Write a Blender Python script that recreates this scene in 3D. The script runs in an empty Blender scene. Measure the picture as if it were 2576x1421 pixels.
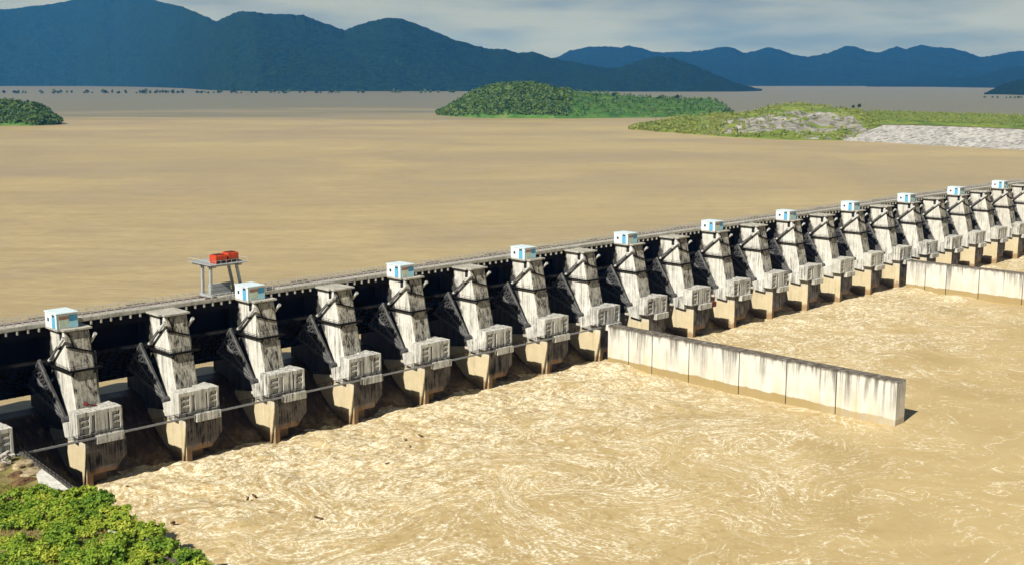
import bpy, bmesh, math, random
import numpy as np
from mathutils import Vector, Matrix

sc = bpy.context.scene
COL = sc.collection
R = math.radians
random.seed(7)

# ------------------------------------------------------------------ camera
CAM = np.array([-108.132, -249.975, 85.594])
PITCH, YAW, FPX = 0.170117, 0.774679, 2989.14      # FPX on a 2576 px wide picture
cam_data = bpy.data.cameras.new('camera')
cam = bpy.data.objects.new('camera', cam_data)
COL.objects.link(cam)
cam.location = CAM
cam.rotation_euler = (math.pi / 2 - PITCH, 0, -YAW)
cam_data.sensor_width = 36.0
cam_data.lens = FPX / 2576 * 36.0
cam_data.clip_start = 1.0
cam_data.clip_end = 60000
sc.camera = cam

# ------------------------------------------------------------------ world, sun, exposure
SUN_DIR = Vector((13.5, 2.6, -12.2)).normalized()    # the way the light travels
SUN_EL = math.asin(-SUN_DIR.z)
SUN_AZ = math.atan2(-SUN_DIR.x, -SUN_DIR.y)          # clockwise from +Y
SUN_STRENGTH = 4.8
SKY_STRENGTH = 0.06
sc.view_settings.view_transform = 'Standard'
sc.view_settings.look = 'None'
sc.view_settings.exposure = 0.42
sc.view_settings.gamma = 1.0
sc.cycles.diffuse_bounces = 1
sc.cycles.glossy_bounces = 1
sc.cycles.max_bounces = 4

world = bpy.data.worlds.new('World')
sc.world = world
world.use_nodes = True
wt = world.node_tree
wt.nodes.clear()
wo = wt.nodes.new('ShaderNodeOutputWorld')
bg = wt.nodes.new('ShaderNodeBackground')
sky = wt.nodes.new('ShaderNodeTexSky')
sky.sky_type = 'NISHITA'
sky.sun_disc = False
sky.sun_elevation = SUN_EL
sky.sun_rotation = SUN_AZ
sky.air_density = 1.0
sky.dust_density = 1.5
tc = wt.nodes.new('ShaderNodeTexCoord')
mp = wt.nodes.new('ShaderNodeMapping')
mp.inputs['Scale'].default_value = (1.0, 1.0, 7.0)
cn = wt.nodes.new('ShaderNodeTexNoise')
cn.inputs['Scale'].default_value = 4.2
cn.inputs['Detail'].default_value = 6
cn.inputs['Roughness'].default_value = 0.52
cr = wt.nodes.new('ShaderNodeValToRGB')
cr.color_ramp.elements[0].position = 0.42
cr.color_ramp.elements[0].color = (5.6, 6.2, 5.7, 1)
cr.color_ramp.elements[1].position = 0.62
cr.color_ramp.elements[1].color = (2.6, 3.3, 3.8, 1)
mx = wt.nodes.new('ShaderNodeMix')
mx.data_type = 'RGBA'
mx.inputs[0].default_value = 0.9
bg.inputs['Strength'].default_value = SKY_STRENGTH
L = wt.links.new
L(tc.outputs['Generated'], mp.inputs[0])
L(mp.outputs[0], cn.inputs['Vector'])
L(cn.outputs['Fac'], cr.inputs[0])
L(sky.outputs[0], mx.inputs[6])
L(cr.outputs[0], mx.inputs[7])
sx = wt.nodes.new('ShaderNodeSeparateXYZ')
L(tc.outputs['Generated'], sx.inputs[0])
el = wt.nodes.new('ShaderNodeValToRGB')             # unseen upper sky dimmed to cut fill light in the bays
el.color_ramp.elements[0].position = 0.06
el.color_ramp.elements[0].color = (1, 1, 1, 1)
el.color_ramp.elements[1].position = 0.35
el.color_ramp.elements[1].color = (0.24, 0.25, 0.26, 1)
L(sx.outputs[2], el.inputs[0])
mu = wt.nodes.new('ShaderNodeMix')
mu.data_type = 'RGBA'
mu.blend_type = 'MULTIPLY'
mu.inputs[0].default_value = 1.0
L(mx.outputs[2], mu.inputs[6])
L(el.outputs[0], mu.inputs[7])
L(mu.outputs[2], bg.inputs['Color'])
L(bg.outputs[0], wo.inputs['Surface'])

sun_data = bpy.data.lights.new('sun', 'SUN')
sun_data.energy = SUN_STRENGTH
sun_data.angle = R(0.5)
sun_data.color = (1.0, 0.965, 0.90)
sun = bpy.data.objects.new('sun', sun_data)
COL.objects.link(sun)
sun.location = (-200, -100, 300)
sun.rotation_euler = SUN_DIR.to_track_quat('-Z', 'Y').to_euler()


# ------------------------------------------------------------------ node helpers
class NT:
    def __init__(self, name, rough=0.8, spec=0.3):
        self.m = bpy.data.materials.new(name)
        self.m.use_nodes = True
        self.t = self.m.node_tree
        self.b = self.t.nodes['Principled BSDF']
        self.b.inputs['Roughness'].default_value = rough
        self.b.inputs['Specular IOR Level'].default_value = spec
        self._pos = None

    def n(self, typ, **kw):
        nd = self.t.nodes.new(typ)
        for k, v in kw.items():
            setattr(nd, k, v)
        return nd

    def link(self, a, b):
        self.t.links.new(a, b)

    def pos(self):
        if self._pos is None:
            self._pos = self.n('ShaderNodeNewGeometry').outputs['Position']
        return self._pos

    def sep(self):
        s = self.n('ShaderNodeSeparateXYZ')
        self.link(self.pos(), s.inputs[0])
        return s.outputs

    def mapped(self, scale, loc=(0, 0, 0), rot=(0, 0, 0), vec=None):
        m = self.n('ShaderNodeMapping')
        m.inputs['Scale'].default_value = scale
        m.inputs['Location'].default_value = loc
        m.inputs['Rotation'].default_value = rot
        self.link(vec or self.pos(), m.inputs[0])
        return m.outputs[0]

    def noise(self, scale, detail=4, rough=0.55, vec=None, dist=0.0):
        nd = self.n('ShaderNodeTexNoise')
        nd.inputs['Scale'].default_value = scale
        nd.inputs['Detail'].default_value = detail
        nd.inputs['Roughness'].default_value = rough
        nd.inputs['Distortion'].default_value = dist
        self.link(vec or self.pos(), nd.inputs['Vector'])
        return nd.outputs['Fac']

    def streaked(self, scale, angle):
        a = self.mapped((1, 1, 0), rot=(0, 0, angle))
        return self.mapped(scale, vec=a)

    def ramp(self, fac, stops):
        nd = self.n('ShaderNodeValToRGB')
        e = nd.color_ramp.elements
        while len(e) < len(stops):
            e.new(0.5)
        for el, (p, c) in zip(e, stops):
            el.position = p
            el.color = (c, c, c, 1) if not isinstance(c, tuple) else (*c, 1)
        self.link(fac, nd.inputs[0])
        return nd.outputs[0]

    def mix(self, fac, a, b, mode='MIX'):
        nd = self.n('ShaderNodeMix', data_type='RGBA', blend_type=mode)
        for sock, v in ((nd.inputs[0], fac), (nd.inputs[6], a), (nd.inputs[7], b)):
            if isinstance(v, (int, float)):
                sock.default_value = v
            elif isinstance(v, tuple):
                sock.default_value = (*v, 1)
            else:
                self.link(v, sock)
        return nd.outputs[2]

    def math(self, op, a, b=0.0, c=0.0, clamp=False):
        nd = self.n('ShaderNodeMath', operation=op, use_clamp=clamp)
        for i, v in enumerate((a, b, c)):
            if isinstance(v, (int, float)):
                nd.inputs[i].default_value = v
            else:
                self.link(v, nd.inputs[i])
        return nd.outputs[0]

    def mapr(self, v, a, b, c=0.0, d=1.0):
        nd = self.n('ShaderNodeMapRange')
        self.link(v, nd.inputs[0])
        for i, x in enumerate((a, b, c, d)):
            nd.inputs[1 + i].default_value = x
        return nd.outputs[0]

    def color(self, c):
        if isinstance(c, tuple):
            self.b.inputs['Base Color'].default_value = (*c, 1)
        else:
            self.link(c, self.b.inputs['Base Color'])

    def bump(self, h, strength=0.3, dist=0.1):
        nd = self.n('ShaderNodeBump')
        nd.inputs['Strength'].default_value = strength
        nd.inputs['Distance'].default_value = dist
        self.link(h, nd.inputs['Height'])
        self.link(nd.outputs[0], self.b.inputs['Normal'])


def mat_plain(name, col, rough=0.6, metal=0.0, var=0.25, scale=1.5, spec=0.3):
    g = NT(name, rough, spec)
    f = g.noise(scale, 4, 0.6)
    dark = tuple(c * (1 - var) for c in col)
    lite = tuple(min(1, c * (1 + var * 0.6)) for c in col)
    g.color(g.ramp(f, [(0.3, dark), (0.7, lite)]))
    g.b.inputs['Metallic'].default_value = metal
    return g.m


def mat_concrete(name, base, streak_amt, dark=(0.05, 0.045, 0.035), silt=True, streak_scale=1.0, cut=None, silt_amt=0.55, wet_or_shade=False, rust=0.7):
    g = NT(name, 0.85, 0.25)
    x, y, z = g.sep()
    lite = tuple(min(1, c * 1.12) for c in base)
    low = tuple(c * 0.78 for c in base)
    col = g.ramp(g.noise(0.35, 6, 0.6), [(0.3, low), (0.68, lite)])
    # pour lines
    wv = g.math('FRACT', g.math('MULTIPLY', z, 1 / 2.4))
    ln = g.ramp(wv, [(0.0, 0.0), (0.02, 1.0), (0.97, 1.0), (1.0, 0.0)])
    col = g.mix(g.math('MULTIPLY', g.math('SUBTRACT', 1.0, ln), 0.25), col, (0.16, 0.15, 0.13))
    # vertical runs of grime
    rnd = g.n('ShaderNodeObjectInfo').outputs['Random']
    col = g.mix(1.0, col, g.ramp(rnd, [(0.0, (0.80, 0.79, 0.76)), (1.0, (1.0, 1.0, 1.0))]), 'MULTIPLY')
    s1 = g.noise(1.0, 5, 0.62, g.mapped((1.15 * streak_scale, 1.15 * streak_scale, 0.045)))
    s2 = g.noise(1.0, 6, 0.65, g.mapped((2.8 * streak_scale, 2.8 * streak_scale, 0.13), loc=(7, 3, 1)))
    s3 = g.noise(0.5, 5, 0.7, g.mapped((1, 1, 0.55), loc=(17, 3, 9)))
    cut = cut if cut is not None else 0.5 - 0.14 * streak_amt
    s1 = g.math('ADD', s1, g.math('MULTIPLY', g.math('SUBTRACT', rnd, 0.5), 0.14))
    m1 = g.ramp(s1, [(cut, 0.0), (cut + 0.17, 1.0)])
    m2 = g.ramp(s2, [(0.42, 0.0), (0.62, 1.0)])
    m3 = g.ramp(s3, [(0.38, 0.2), (0.62, 1.0)])
    m = g.math('MULTIPLY', g.math('MULTIPLY', m1, g.math('ADD', g.math('MULTIPLY', m2, 0.75), 0.25)), m3)
    m = g.math('MULTIPLY', m, min(1.5, 0.6 + 0.75 * streak_amt), clamp=True)
    col = g.mix(m, col, dark)
    if wet_or_shade:                      # gate bay walls: the shade inside the bay painted as dark streaky colour
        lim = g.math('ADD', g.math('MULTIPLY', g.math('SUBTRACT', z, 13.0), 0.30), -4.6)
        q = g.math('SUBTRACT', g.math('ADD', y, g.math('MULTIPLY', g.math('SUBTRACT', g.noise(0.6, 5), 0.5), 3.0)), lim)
        bay_shade = g.ramp(g.noise(1.0, 5, 0.6, g.mapped((0.9, 0.9, 0.06))), [(0.35, (0.030, 0.029, 0.026)), (0.7, (0.085, 0.080, 0.070))])
        col = g.mix(g.mapr(q, 0.0, 1.0), col, bay_shade)
    if silt:
        edge = g.math('ADD', z, g.math('MULTIPLY', g.noise(0.5, 4), -3.0))
        f1 = g.mapr(edge, 8.2, 6.2)
        col = g.mix(g.math('MULTIPLY', f1, silt_amt), col, (0.60, 0.47, 0.24))
        f2 = g.mapr(edge, rust, rust - 1.3)
        col = g.mix(g.math('MULTIPLY', f2, 0.7), col, (0.20, 0.10, 0.03))
    g.color(col)
    g.bump(g.noise(2.2, 6, 0.65), 0.35, 0.15)
    return g.m


M = {}
M['concrete'] = mat_concrete('weathered_concrete', (0.76, 0.745, 0.69), 0.45, wet_or_shade=True)
M['stained'] = mat_concrete('stained_concrete', (0.58, 0.55, 0.47), 1.6, cut=0.30, dark=(0.035, 0.032, 0.026))
M['near_black'] = mat_concrete('near_black_concrete', (0.24, 0.215, 0.19), 1.6, cut=0.16, streak_scale=1.3, dark=(0.010, 0.009, 0.009), silt_amt=0.0, rust=2.4)  # near-black streaked concrete for the tail front and the corbel
M['block'] = mat_concrete('block_concrete', (0.70, 0.69, 0.645), 1.1, silt=False, streak_scale=1.5, cut=0.40)
M['tail'] = mat_concrete('tail_concrete', (0.66, 0.62, 0.52), 0.3)
M['deck'] = mat_concrete('deck_concrete', (0.50, 0.48, 0.42), 0.3, silt=False)
M['black_steel'] = mat_plain('black_steel', (0.012, 0.0105, 0.009), 0.9, 0.0, spec=0.04)
M['gate_steel'] = mat_plain('gate_steel', (0.018, 0.016, 0.014), 0.9, 0.0, 0.6, 0.8, spec=0.06)
M['arm_steel'] = mat_plain('arm_steel', (0.085, 0.085, 0.085), 0.6, 0.0, 0.6, 0.9)
M['flange'] = mat_plain('flange_steel', (0.26, 0.26, 0.25), 0.6, 0.0, 0.5, 1.2)
M['grey_steel'] = mat_plain('grey_steel', (0.27, 0.275, 0.28), 0.45, 0.2, 0.3)
M['pale_steel'] = mat_plain('pale_steel', (0.62, 0.62, 0.60), 0.5, 0.0, 0.25)
M['hoist_grey'] = mat_plain('hoist_grey', (0.16, 0.16, 0.155), 0.5, 0.0, 0.5)
M['crane_grey'] = mat_plain('crane_grey', (0.36, 0.38, 0.39), 0.5, 0.0, 0.2)
M['red_paint'] = mat_plain('red_paint', (0.52, 0.060, 0.020), 0.45, 0.0, 0.25)
M['dark_red'] = mat_plain('dark_red', (0.14, 0.02, 0.02), 0.6, 0.0, 0.3)
M['white_paint'] = mat_plain('white_paint', (0.72, 0.78, 0.80), 0.55, 0.0, 0.08)
M['blue_paint'] = mat_plain('blue_paint', (0.12, 0.40, 0.62), 0.5, 0.0, 0.15)
M['sky_paint'] = mat_plain('sky_blue_paint', (0.36, 0.66, 0.82), 0.5, 0.0, 0.1)
M['pic_brown'] = mat_plain('picture_brown', (0.30, 0.17, 0.12), 0.5, 0.0, 0.4, 3)
M['pic_green'] = mat_plain('picture_pale_green', (0.52, 0.62, 0.50), 0.5, 0.0, 0.2, 2)
M['pic_blue'] = mat_plain('picture_blue', (0.05, 0.26, 0.44), 0.5, 0.0, 0.3, 2)
M['glass'] = mat_plain('dark_glass', (0.03, 0.06, 0.07), 0.1, 0.0, 0.2)
M['roof'] = mat_plain('roof_paint', (0.62, 0.74, 0.80), 0.6, 0.0, 0.12)
M['rubber'] = mat_plain('dark_opening', (0.02, 0.02, 0.02), 0.8)
M['timber'] = mat_plain('wet_timber', (0.13, 0.065, 0.03), 0.7, 0.0, 0.4)


# ------------------------------------------------------------------ mesh helpers
class MB:
    def __init__(self):
        self.v, self.f, self.mi = [], [], []

    def add(self, vs, fs, mi=0):
        o = len(self.v)
        self.v += [tuple(p) for p in vs]
        self.f += [tuple(o + i for i in f) for f in fs]
        self.mi += [mi] * len(fs)
        return self

    def box(self, x0, x1, y0, y1, z0, z1, mi=0):
        vs = [(x0, y0, z0), (x1, y0, z0), (x1, y1, z0), (x0, y1, z0),
              (x0, y0, z1), (x1, y0, z1), (x1, y1, z1), (x0, y1, z1)]
        return self.add(vs, [(3, 2, 1, 0), (4, 5, 6, 7), (0, 1, 5, 4), (1, 2, 6, 5), (2, 3, 7, 6), (3, 0, 4, 7)], mi)

    def bar(self, p, q, w, h=None, mi=0, up=(0, 0, 1)):
        h = h or w
        p, q = Vector(p), Vector(q)
        d = (q - p).normalized()
        u = Vector(up)
        if abs(d.dot(u)) > 0.97:
            u = Vector((0, 1, 0))
        s = d.cross(u).normalized() * (w / 2)
        t = s.cross(d).normalized() * (h / 2)
        vs = [p - s - t, p + s - t, p + s + t, p - s + t, q - s - t, q + s - t, q + s + t, q - s + t]
        return self.add(vs, [(0, 1, 2, 3), (7, 6, 5, 4), (0, 4, 5, 1), (1, 5, 6, 2), (2, 6, 7, 3), (3, 7, 4, 0)], mi)

    def tube(self, p, q, r, r2=None, n=12, mi=0):
        r2 = r if r2 is None else r2
        p, q = Vector(p), Vector(q)
        d = (q - p).normalized()
        u = Vector((0, 0, 1)) if abs(d.z) < 0.9 else Vector((1, 0, 0))
        s = d.cross(u).normalized()
        t = s.cross(d)
        vs = []
        for k in range(n):
            a = 2 * math.pi * k / n
            vs.append(p + (s * math.cos(a) + t * math.sin(a)) * r)
        for k in range(n):
            a = 2 * math.pi * k / n
            vs.append(q + (s * math.cos(a) + t * math.sin(a)) * r2)
        fs = [(k, (k + 1) % n, n + (k + 1) % n, n + k) for k in range(n)]
        fs += [tuple(range(n - 1, -1, -1)), tuple(range(n, 2 * n))]
        return self.add(vs, fs, mi)

    def prism_x(self, prof, x0, x1, mi=0, side_mi=None):
        """profile of (y, z) points, extruded along X; side_mi: material of each profile edge"""
        n = len(prof)
        vs = [(x0, y, z) for y, z in prof] + [(x1, y, z) for y, z in prof]
        self.add(vs, [tuple(range(n)), tuple(range(2 * n - 1, n - 1, -1))], mi)
        o = len(self.v) - 2 * n
        for k in range(n):
            j = (k + 1) % n
            self.f.append((o + j, o + k, o + n + k, o + n + j))
            self.mi.append(mi if side_mi is None else side_mi[k])
        return self

    def build(self, name, mats, parent=None, bevel=0.0, smooth=False):
        me = bpy.data.meshes.new(name)
        me.from_pydata(self.v, [], self.f)
        for m in (mats if isinstance(mats, (list, tuple)) else [mats]):
            me.materials.append(m)
        me.polygons.foreach_set('material_index', self.mi)
        bm = bmesh.new()
        bm.from_mesh(me)
        bmesh.ops.recalc_face_normals(bm, faces=bm.faces)
        bm.to_mesh(me)
        bm.free()
        if smooth:
            me.polygons.foreach_set('use_smooth', [True] * len(me.polygons))
        o = bpy.data.objects.new(name, me)
        COL.objects.link(o)
        if parent:
            o.parent = parent
        if bevel:
            b = o.modifiers.new('bevel', 'BEVEL')
            b.width = bevel
            b.segments = 2
            b.limit_method = 'ANGLE'
            b.angle_limit = R(40)
        return o


def np_mesh(name, verts, faces, mats, smooth=True, mi=None, parent=None):
    me = bpy.data.meshes.new(name)
    verts = np.asarray(verts, dtype=np.float32)
    faces = np.asarray(faces, dtype=np.int32)
    k = faces.shape[1]
    me.vertices.add(len(verts))
    me.vertices.foreach_set('co', verts.ravel())
    me.loops.add(faces.size)
    me.loops.foreach_set('vertex_index', faces.ravel())
    me.polygons.add(len(faces))
    me.polygons.foreach_set('loop_start', np.arange(0, faces.size, k, dtype=np.int32))
    me.polygons.foreach_set('loop_total', np.full(len(faces), k, dtype=np.int32))
    me.update(calc_edges=True)
    me.validate()
    for m in (mats if isinstance(mats, (list, tuple)) else [mats]):
        me.materials.append(m)
    if mi is not None:
        me.polygons.foreach_set('material_index', mi)
    if smooth:
        me.polygons.foreach_set('use_smooth', [True] * len(me.polygons))
    o = bpy.data.objects.new(name, me)
    COL.objects.link(o)
    if parent:
        o.parent = parent
    return o


def grid_faces(nr, nc):
    i = np.arange(nr - 1)[:, None] * nc + np.arange(nc - 1)[None, :]
    return np.stack([i, i + 1, i + nc + 1, i + nc], -1).reshape(-1, 4)


def empty(name, loc=(0, 0, 0), rz=0.0):
    o = bpy.data.objects.new(name, None)
    COL.objects.link(o)
    o.empty_display_size = 1.0
    o.location = loc
    o.rotation_euler = (0, 0, rz)
    return o


def tag(o, label=None, cat=None, group=None, kind=None):
    if label: o['label'] = label
    if cat: o['category'] = cat
    if group: o['group'] = group
    if kind: o['kind'] = kind
    return o


KIDS = {}


def copy_tree(o, parent=None):
    c = o.copy()
    COL.objects.link(c)
    if parent:
        c.parent = parent
    for ch in [x for x in o.children]:
        copy_tree(ch, c)
    return c


# value noise in numpy
def _hash(ix, iy, seed):
    h = (ix.astype(np.int64) * 374761393 + iy.astype(np.int64) * 668265263 + seed * 1442695041) & 0x7fffffff
    h = ((h ^ (h >> 13)) * 1274126177) & 0x7fffffff
    return ((h ^ (h >> 16)) & 0xffff) / 65535.0


def vnoise(x, y, seed=0):
    ix, iy = np.floor(x), np.floor(y)
    fx, fy = x - ix, y - iy
    fx, fy = fx * fx * (3 - 2 * fx), fy * fy * (3 - 2 * fy)
    a, b = _hash(ix, iy, seed), _hash(ix + 1, iy, seed)
    c, d = _hash(ix, iy + 1, seed), _hash(ix + 1, iy + 1, seed)
    return (a + (b - a) * fx) * (1 - fy) + (c + (d - c) * fx) * fy


def fbm(x, y, octv=5, seed=0, gain=0.5, ridged=False):
    s, a, t = 0.0, 1.0, 0.0
    for i in range(octv):
        n = vnoise(x, y, seed + i * 17)
        if ridged:
            n = 1 - np.abs(2 * n - 1)
        s = s + a * n
        t += a
        a *= gain
        x, y = x * 2.03 + 11.3, y * 2.03 + 5.7
    return s / t


S = 23.5                      # pier spacing
K0, K1 = -1, 21
WALL_K = (7, 15)
RES_Z = 12.0


# ------------------------------------------------------------------ waters
def mat_river():
    g = NT('silty_river', 0.6, 0.22)
    x, y, z = g.sep()
    base = g.ramp(g.noise(0.035, 4, 0.55, dist=0.6), [(0.3, (0.445, 0.33, 0.155)), (0.7, (0.56, 0.43, 0.22))])
    # how broken the water is: most at the foot of the dam, fading downstream and to the right
    turb = g.math('ADD', g.mapr(y, -150.0, -14.0, -0.02, 1.0),
                  g.mapr(x, 60.0, 260.0, 0.10, -0.30))
    turb = g.math('ADD', turb, g.math('MULTIPLY', g.math('SUBTRACT', g.noise(0.022, 3, 0.5), 0.5), 0.9), clamp=True)
    turb = g.math('ADD', g.math('MULTIPLY', turb, 0.9), 0.09)
    # filaments of foam: thin ridges of warped noise at three sizes
    wv = g.mapped((1, 1, 0.0))
    at = g.n('ShaderNodeAttribute')
    at.attribute_name = 'drift'             # where the water at this spot has drifted from
    wn2 = g.n('ShaderNodeTexNoise')
    wn2.inputs['Scale'].default_value = 0.30
    wn2.inputs['Detail'].default_value = 3
    g.link(wv, wn2.inputs['Vector'])
    warp = g.n('ShaderNodeVectorMath', operation='MULTIPLY_ADD')
    g.link(wn2.outputs['Color'], warp.inputs[0])
    warp.inputs[1].default_value = (2.2, 2.2, 0)
    g.link(at.outputs['Vector'], warp.inputs[2])

    def ridge(scale, width, seed):
        v = g.mapped((scale, scale, 0), loc=(seed, seed * 1.7, 0), vec=warp.outputs[0])
        n = g.noise(1.0, 4, 0.55, v)
        d = g.math('ABSOLUTE', g.math('SUBTRACT', n, 0.5))
        return g.mapr(d, 0.0, width, 1.0, 0.0)

    r1 = ridge(0.036, 0.010, 3.0)
    r2 = ridge(0.085, 0.026, 9.0)
    r3 = ridge(0.26, 0.050, 5.0)
    r4 = ridge(0.75, 0.065, 15.0)
    patch = g.ramp(g.noise(0.045, 5, 0.65, vec=warp.outputs[0]), [(0.38, 0.0), (0.62, 1.0)])
    r1b = ridge(0.06, 0.016, 31.0)
    thin = g.math('ADD', g.math('MULTIPLY', r1, 0.55), g.math('MULTIPLY', r1b, 0.38))
    mid = g.math('MULTIPLY', g.math('MULTIPLY', r2, g.math('ADD', g.math('MULTIPLY', turb, 1.5), 0.12)), g.math('ADD', patch, 0.25))
    fine = g.math('MULTIPLY', g.math('MULTIPLY', r3, g.math('MULTIPLY', turb, 1.5)), g.math('ADD', patch, 0.15))
    tiny = g.math('MULTIPLY', g.math('MULTIPLY', r4, g.math('MULTIPLY', turb, 1.3)), g.math('ADD', g.math('MULTIPLY', patch, 0.8), 0.2))
    # short broken crests close to the gates
    close = g.mapr(y, -85.0, -20.0)
    cv = g.mapped((1, 1, 0))
    c1 = g.mapr(g.math('ABSOLUTE', g.math('SUBTRACT', g.noise(0.30, 5, 0.65, cv, dist=0.7), 0.5)), 0.0, 0.045, 1.0, 0.0)
    c2 = g.ramp(g.noise(0.85, 4, 0.7, cv), [(0.52, 0.0), (0.64, 1.0)])
    chop = g.math('MULTIPLY', g.math('ADD', g.math('MULTIPLY', c1, 0.8), g.math('MULTIPLY', c2, 0.5)), g.math('MULTIPLY', close, g.ramp(g.noise(0.06, 4, 0.6, cv), [(0.38, 0.15), (0.6, 1.0)])))
    foam = g.math('ADD', g.math('ADD', g.math('ADD', g.math('ADD', thin, mid), fine), tiny), chop, clamp=True)
    speck = g.ramp(g.noise(1.1, 3, 0.75), [(0.42, 0.25), (0.58, 1.0)])
    foam = g.math('MULTIPLY', foam, speck)
    foam = g.ramp(foam, [(0.14, 0.0), (0.86, 1.0)])
    col = g.mix(g.math('MULTIPLY', foam, 0.9), base, (0.93, 0.85, 0.66))
    # darker troughs where it churns
    tr = g.ramp(g.noise(0.42, 4, 0.6, vec=g.mapped((1, 1, 0))), [(0.50, 0.0), (0.66, 1.0)])
    col = g.mix(g.math('MULTIPLY', g.math('MULTIPLY', tr, turb), 0.75), col, (0.29, 0.175, 0.05))
    g.color(col)
    hh = g.math('ADD', g.math('MULTIPLY', g.noise(0.5, 6, 0.62), g.math('ADD', g.math('MULTIPLY', turb, 1.0), 0.25)),
                g.math('MULTIPLY', foam, 0.12))
    g.bump(hh, 0.4, 0.9)
    return g.m


def mat_reservoir():
    g = NT('silty_reservoir', 0.38, 0.5)
    a = g.noise(0.0045, 6, 0.62, g.mapped((1, 1, 0)), dist=0.8)
    v = g.streaked((0.45, 2.2, 0), 0.775)
    b = g.noise(0.0028, 5, 0.6, v)
    base = g.ramp(b, [(0.30, (0.46, 0.352, 0.18)), (0.66, (0.60, 0.475, 0.222))])
    base = g.mix(g.ramp(a, [(0.40, 0.0), (0.66, 0.60)]), base, (0.34, 0.262, 0.185))
    ch = g.noise(0.22, 4, 0.7, g.streaked((0.5, 2.2, 0), 0.775))
    base = g.mix(g.ramp(ch, [(0.42, 0.0), (0.66, 0.42)]), base, (0.26, 0.18, 0.08))
    fine = g.noise(0.05, 5, 0.65, g.streaked((0.4, 1.9, 0), 0.775))
    base = g.mix(g.ramp(fine, [(0.40, 0.0), (0.68, 0.30)]), base, (0.27, 0.19, 0.085))
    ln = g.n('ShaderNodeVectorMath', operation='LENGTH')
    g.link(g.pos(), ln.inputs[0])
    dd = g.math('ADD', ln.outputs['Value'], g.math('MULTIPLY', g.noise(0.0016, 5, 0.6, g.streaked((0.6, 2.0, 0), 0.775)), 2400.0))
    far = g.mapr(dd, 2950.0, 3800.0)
    base = g.mix(g.math('MULTIPLY', far, 0.85), base, (0.150, 0.155, 0.108))  # distant cloud shadow put into the colour as greyer water
    g.color(base)
    g.bump(g.noise(0.25, 5, 0.6, g.streaked((0.5, 1.6, 1), 0.775)), 0.32, 0.8)
    return g.m


M['river'] = mat_river()
M['reservoir'] = mat_reservoir()


def axis(parts):
    out = []
    for a, b, st in parts:
        out += list(np.arange(a, b, st))
    out.append(parts[-1][1])
    return np.array(out)


gx = axis([(-19, 330, 0.9), (330, 560, 2.4), (560, 1500, 30)])
gy = axis([(-900, -190, 25), (-190, -110, 1.6), (-110, -5.0, 0.75)])
X, Y = np.meshgrid(gx, gy)
tb = np.clip((Y + 105) / 85, 0, 1) * (0.55 + 0.45 * np.clip((300 - X) / 250, 0, 1))
rough = (fbm(X / 9, Y / 7, 5, 3, 0.58) - 0.5) * 2.5 + (fbm(X / 2.6, Y / 2.2, 3, 9, 0.6, True) - 0.55) * 0.9 * np.clip((Y + 75) / 40, 0.3, 1)
Z = rough * tb + (fbm(X / 30, Y / 26, 3, 21) - 0.5) * 0.9
# water drawn down along the lit face of each dividing wall, and a boil by its root
for k in WALL_K:
    wx = k * S - 3.3
    Z -= 1.3 * np.exp(-((X - wx + 1.0) / 5) ** 2) * np.clip((-18 - Y) / 14, 0, 1) * np.clip((Y + 112) / 60, 0, 1) * (X < wx + 2)
    Z += 1.5 * np.exp(-((X - wx + 5) / 6) ** 2 - ((Y + 24) / 5) ** 2)
    Z += 1.2 * np.exp(-((X - wx + 6) / 7) ** 2 - ((Y + 41) / 6) ** 2)
Z += -1.1 * np.clip((Y + 17) / 8, 0, 1)
o = np_mesh('river', np.stack([X, Y, Z], -1).reshape(-1, 3), grid_faces(len(gy), len(gx)), M['river'])
tag(o, kind='structure')


def stream(x, y):
    p = 46.0 * fbm(x / 34, y / 30, 2, 61) + 9.0 * fbm(x / 11, y / 11, 2, 67)
    for cx, cy, r_, w_ in EDDIES:
        p = p + w_ * np.exp(-((x - cx) ** 2 + (y - cy) ** 2) / (r_ * r_))
    return p


EDDIES = [(42, -62, 15, 26), (72, -78, 14, -24), (24, -74, 11, 18), (95, -60, 16, 24), (120, -95, 20, -26), (60, -100, 18, 26), (12, -52, 9, -14),
          (150, -75, 15, 18), (105, -125, 20, 24), (205, -70, 22, -24), (250, -110, 24, 22), (90, -35, 10, 12), (140, -40, 10, -12)]
PX, PY = X.copy(), Y.copy()
for it in range(46):
    e = 0.35
    u = (stream(PX, PY + e) - stream(PX, PY - e)) / (2 * e)
    v = -(stream(PX + e, PY) - stream(PX - e, PY)) / (2 * e)
    sp = np.sqrt(u * u + v * v) + 1e-6
    lim_ = np.minimum(1.0, 4.0 / sp)
    PX -= u * lim_ * 0.22
    PY -= (v * lim_ - 0.6) * 0.22
at_ = o.data.attributes.new('drift', 'FLOAT_VECTOR', 'POINT')
at_.data.foreach_set('vector', np.stack([PX, PY, np.zeros_like(PX)], -1).astype(np.float32).ravel())

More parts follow.
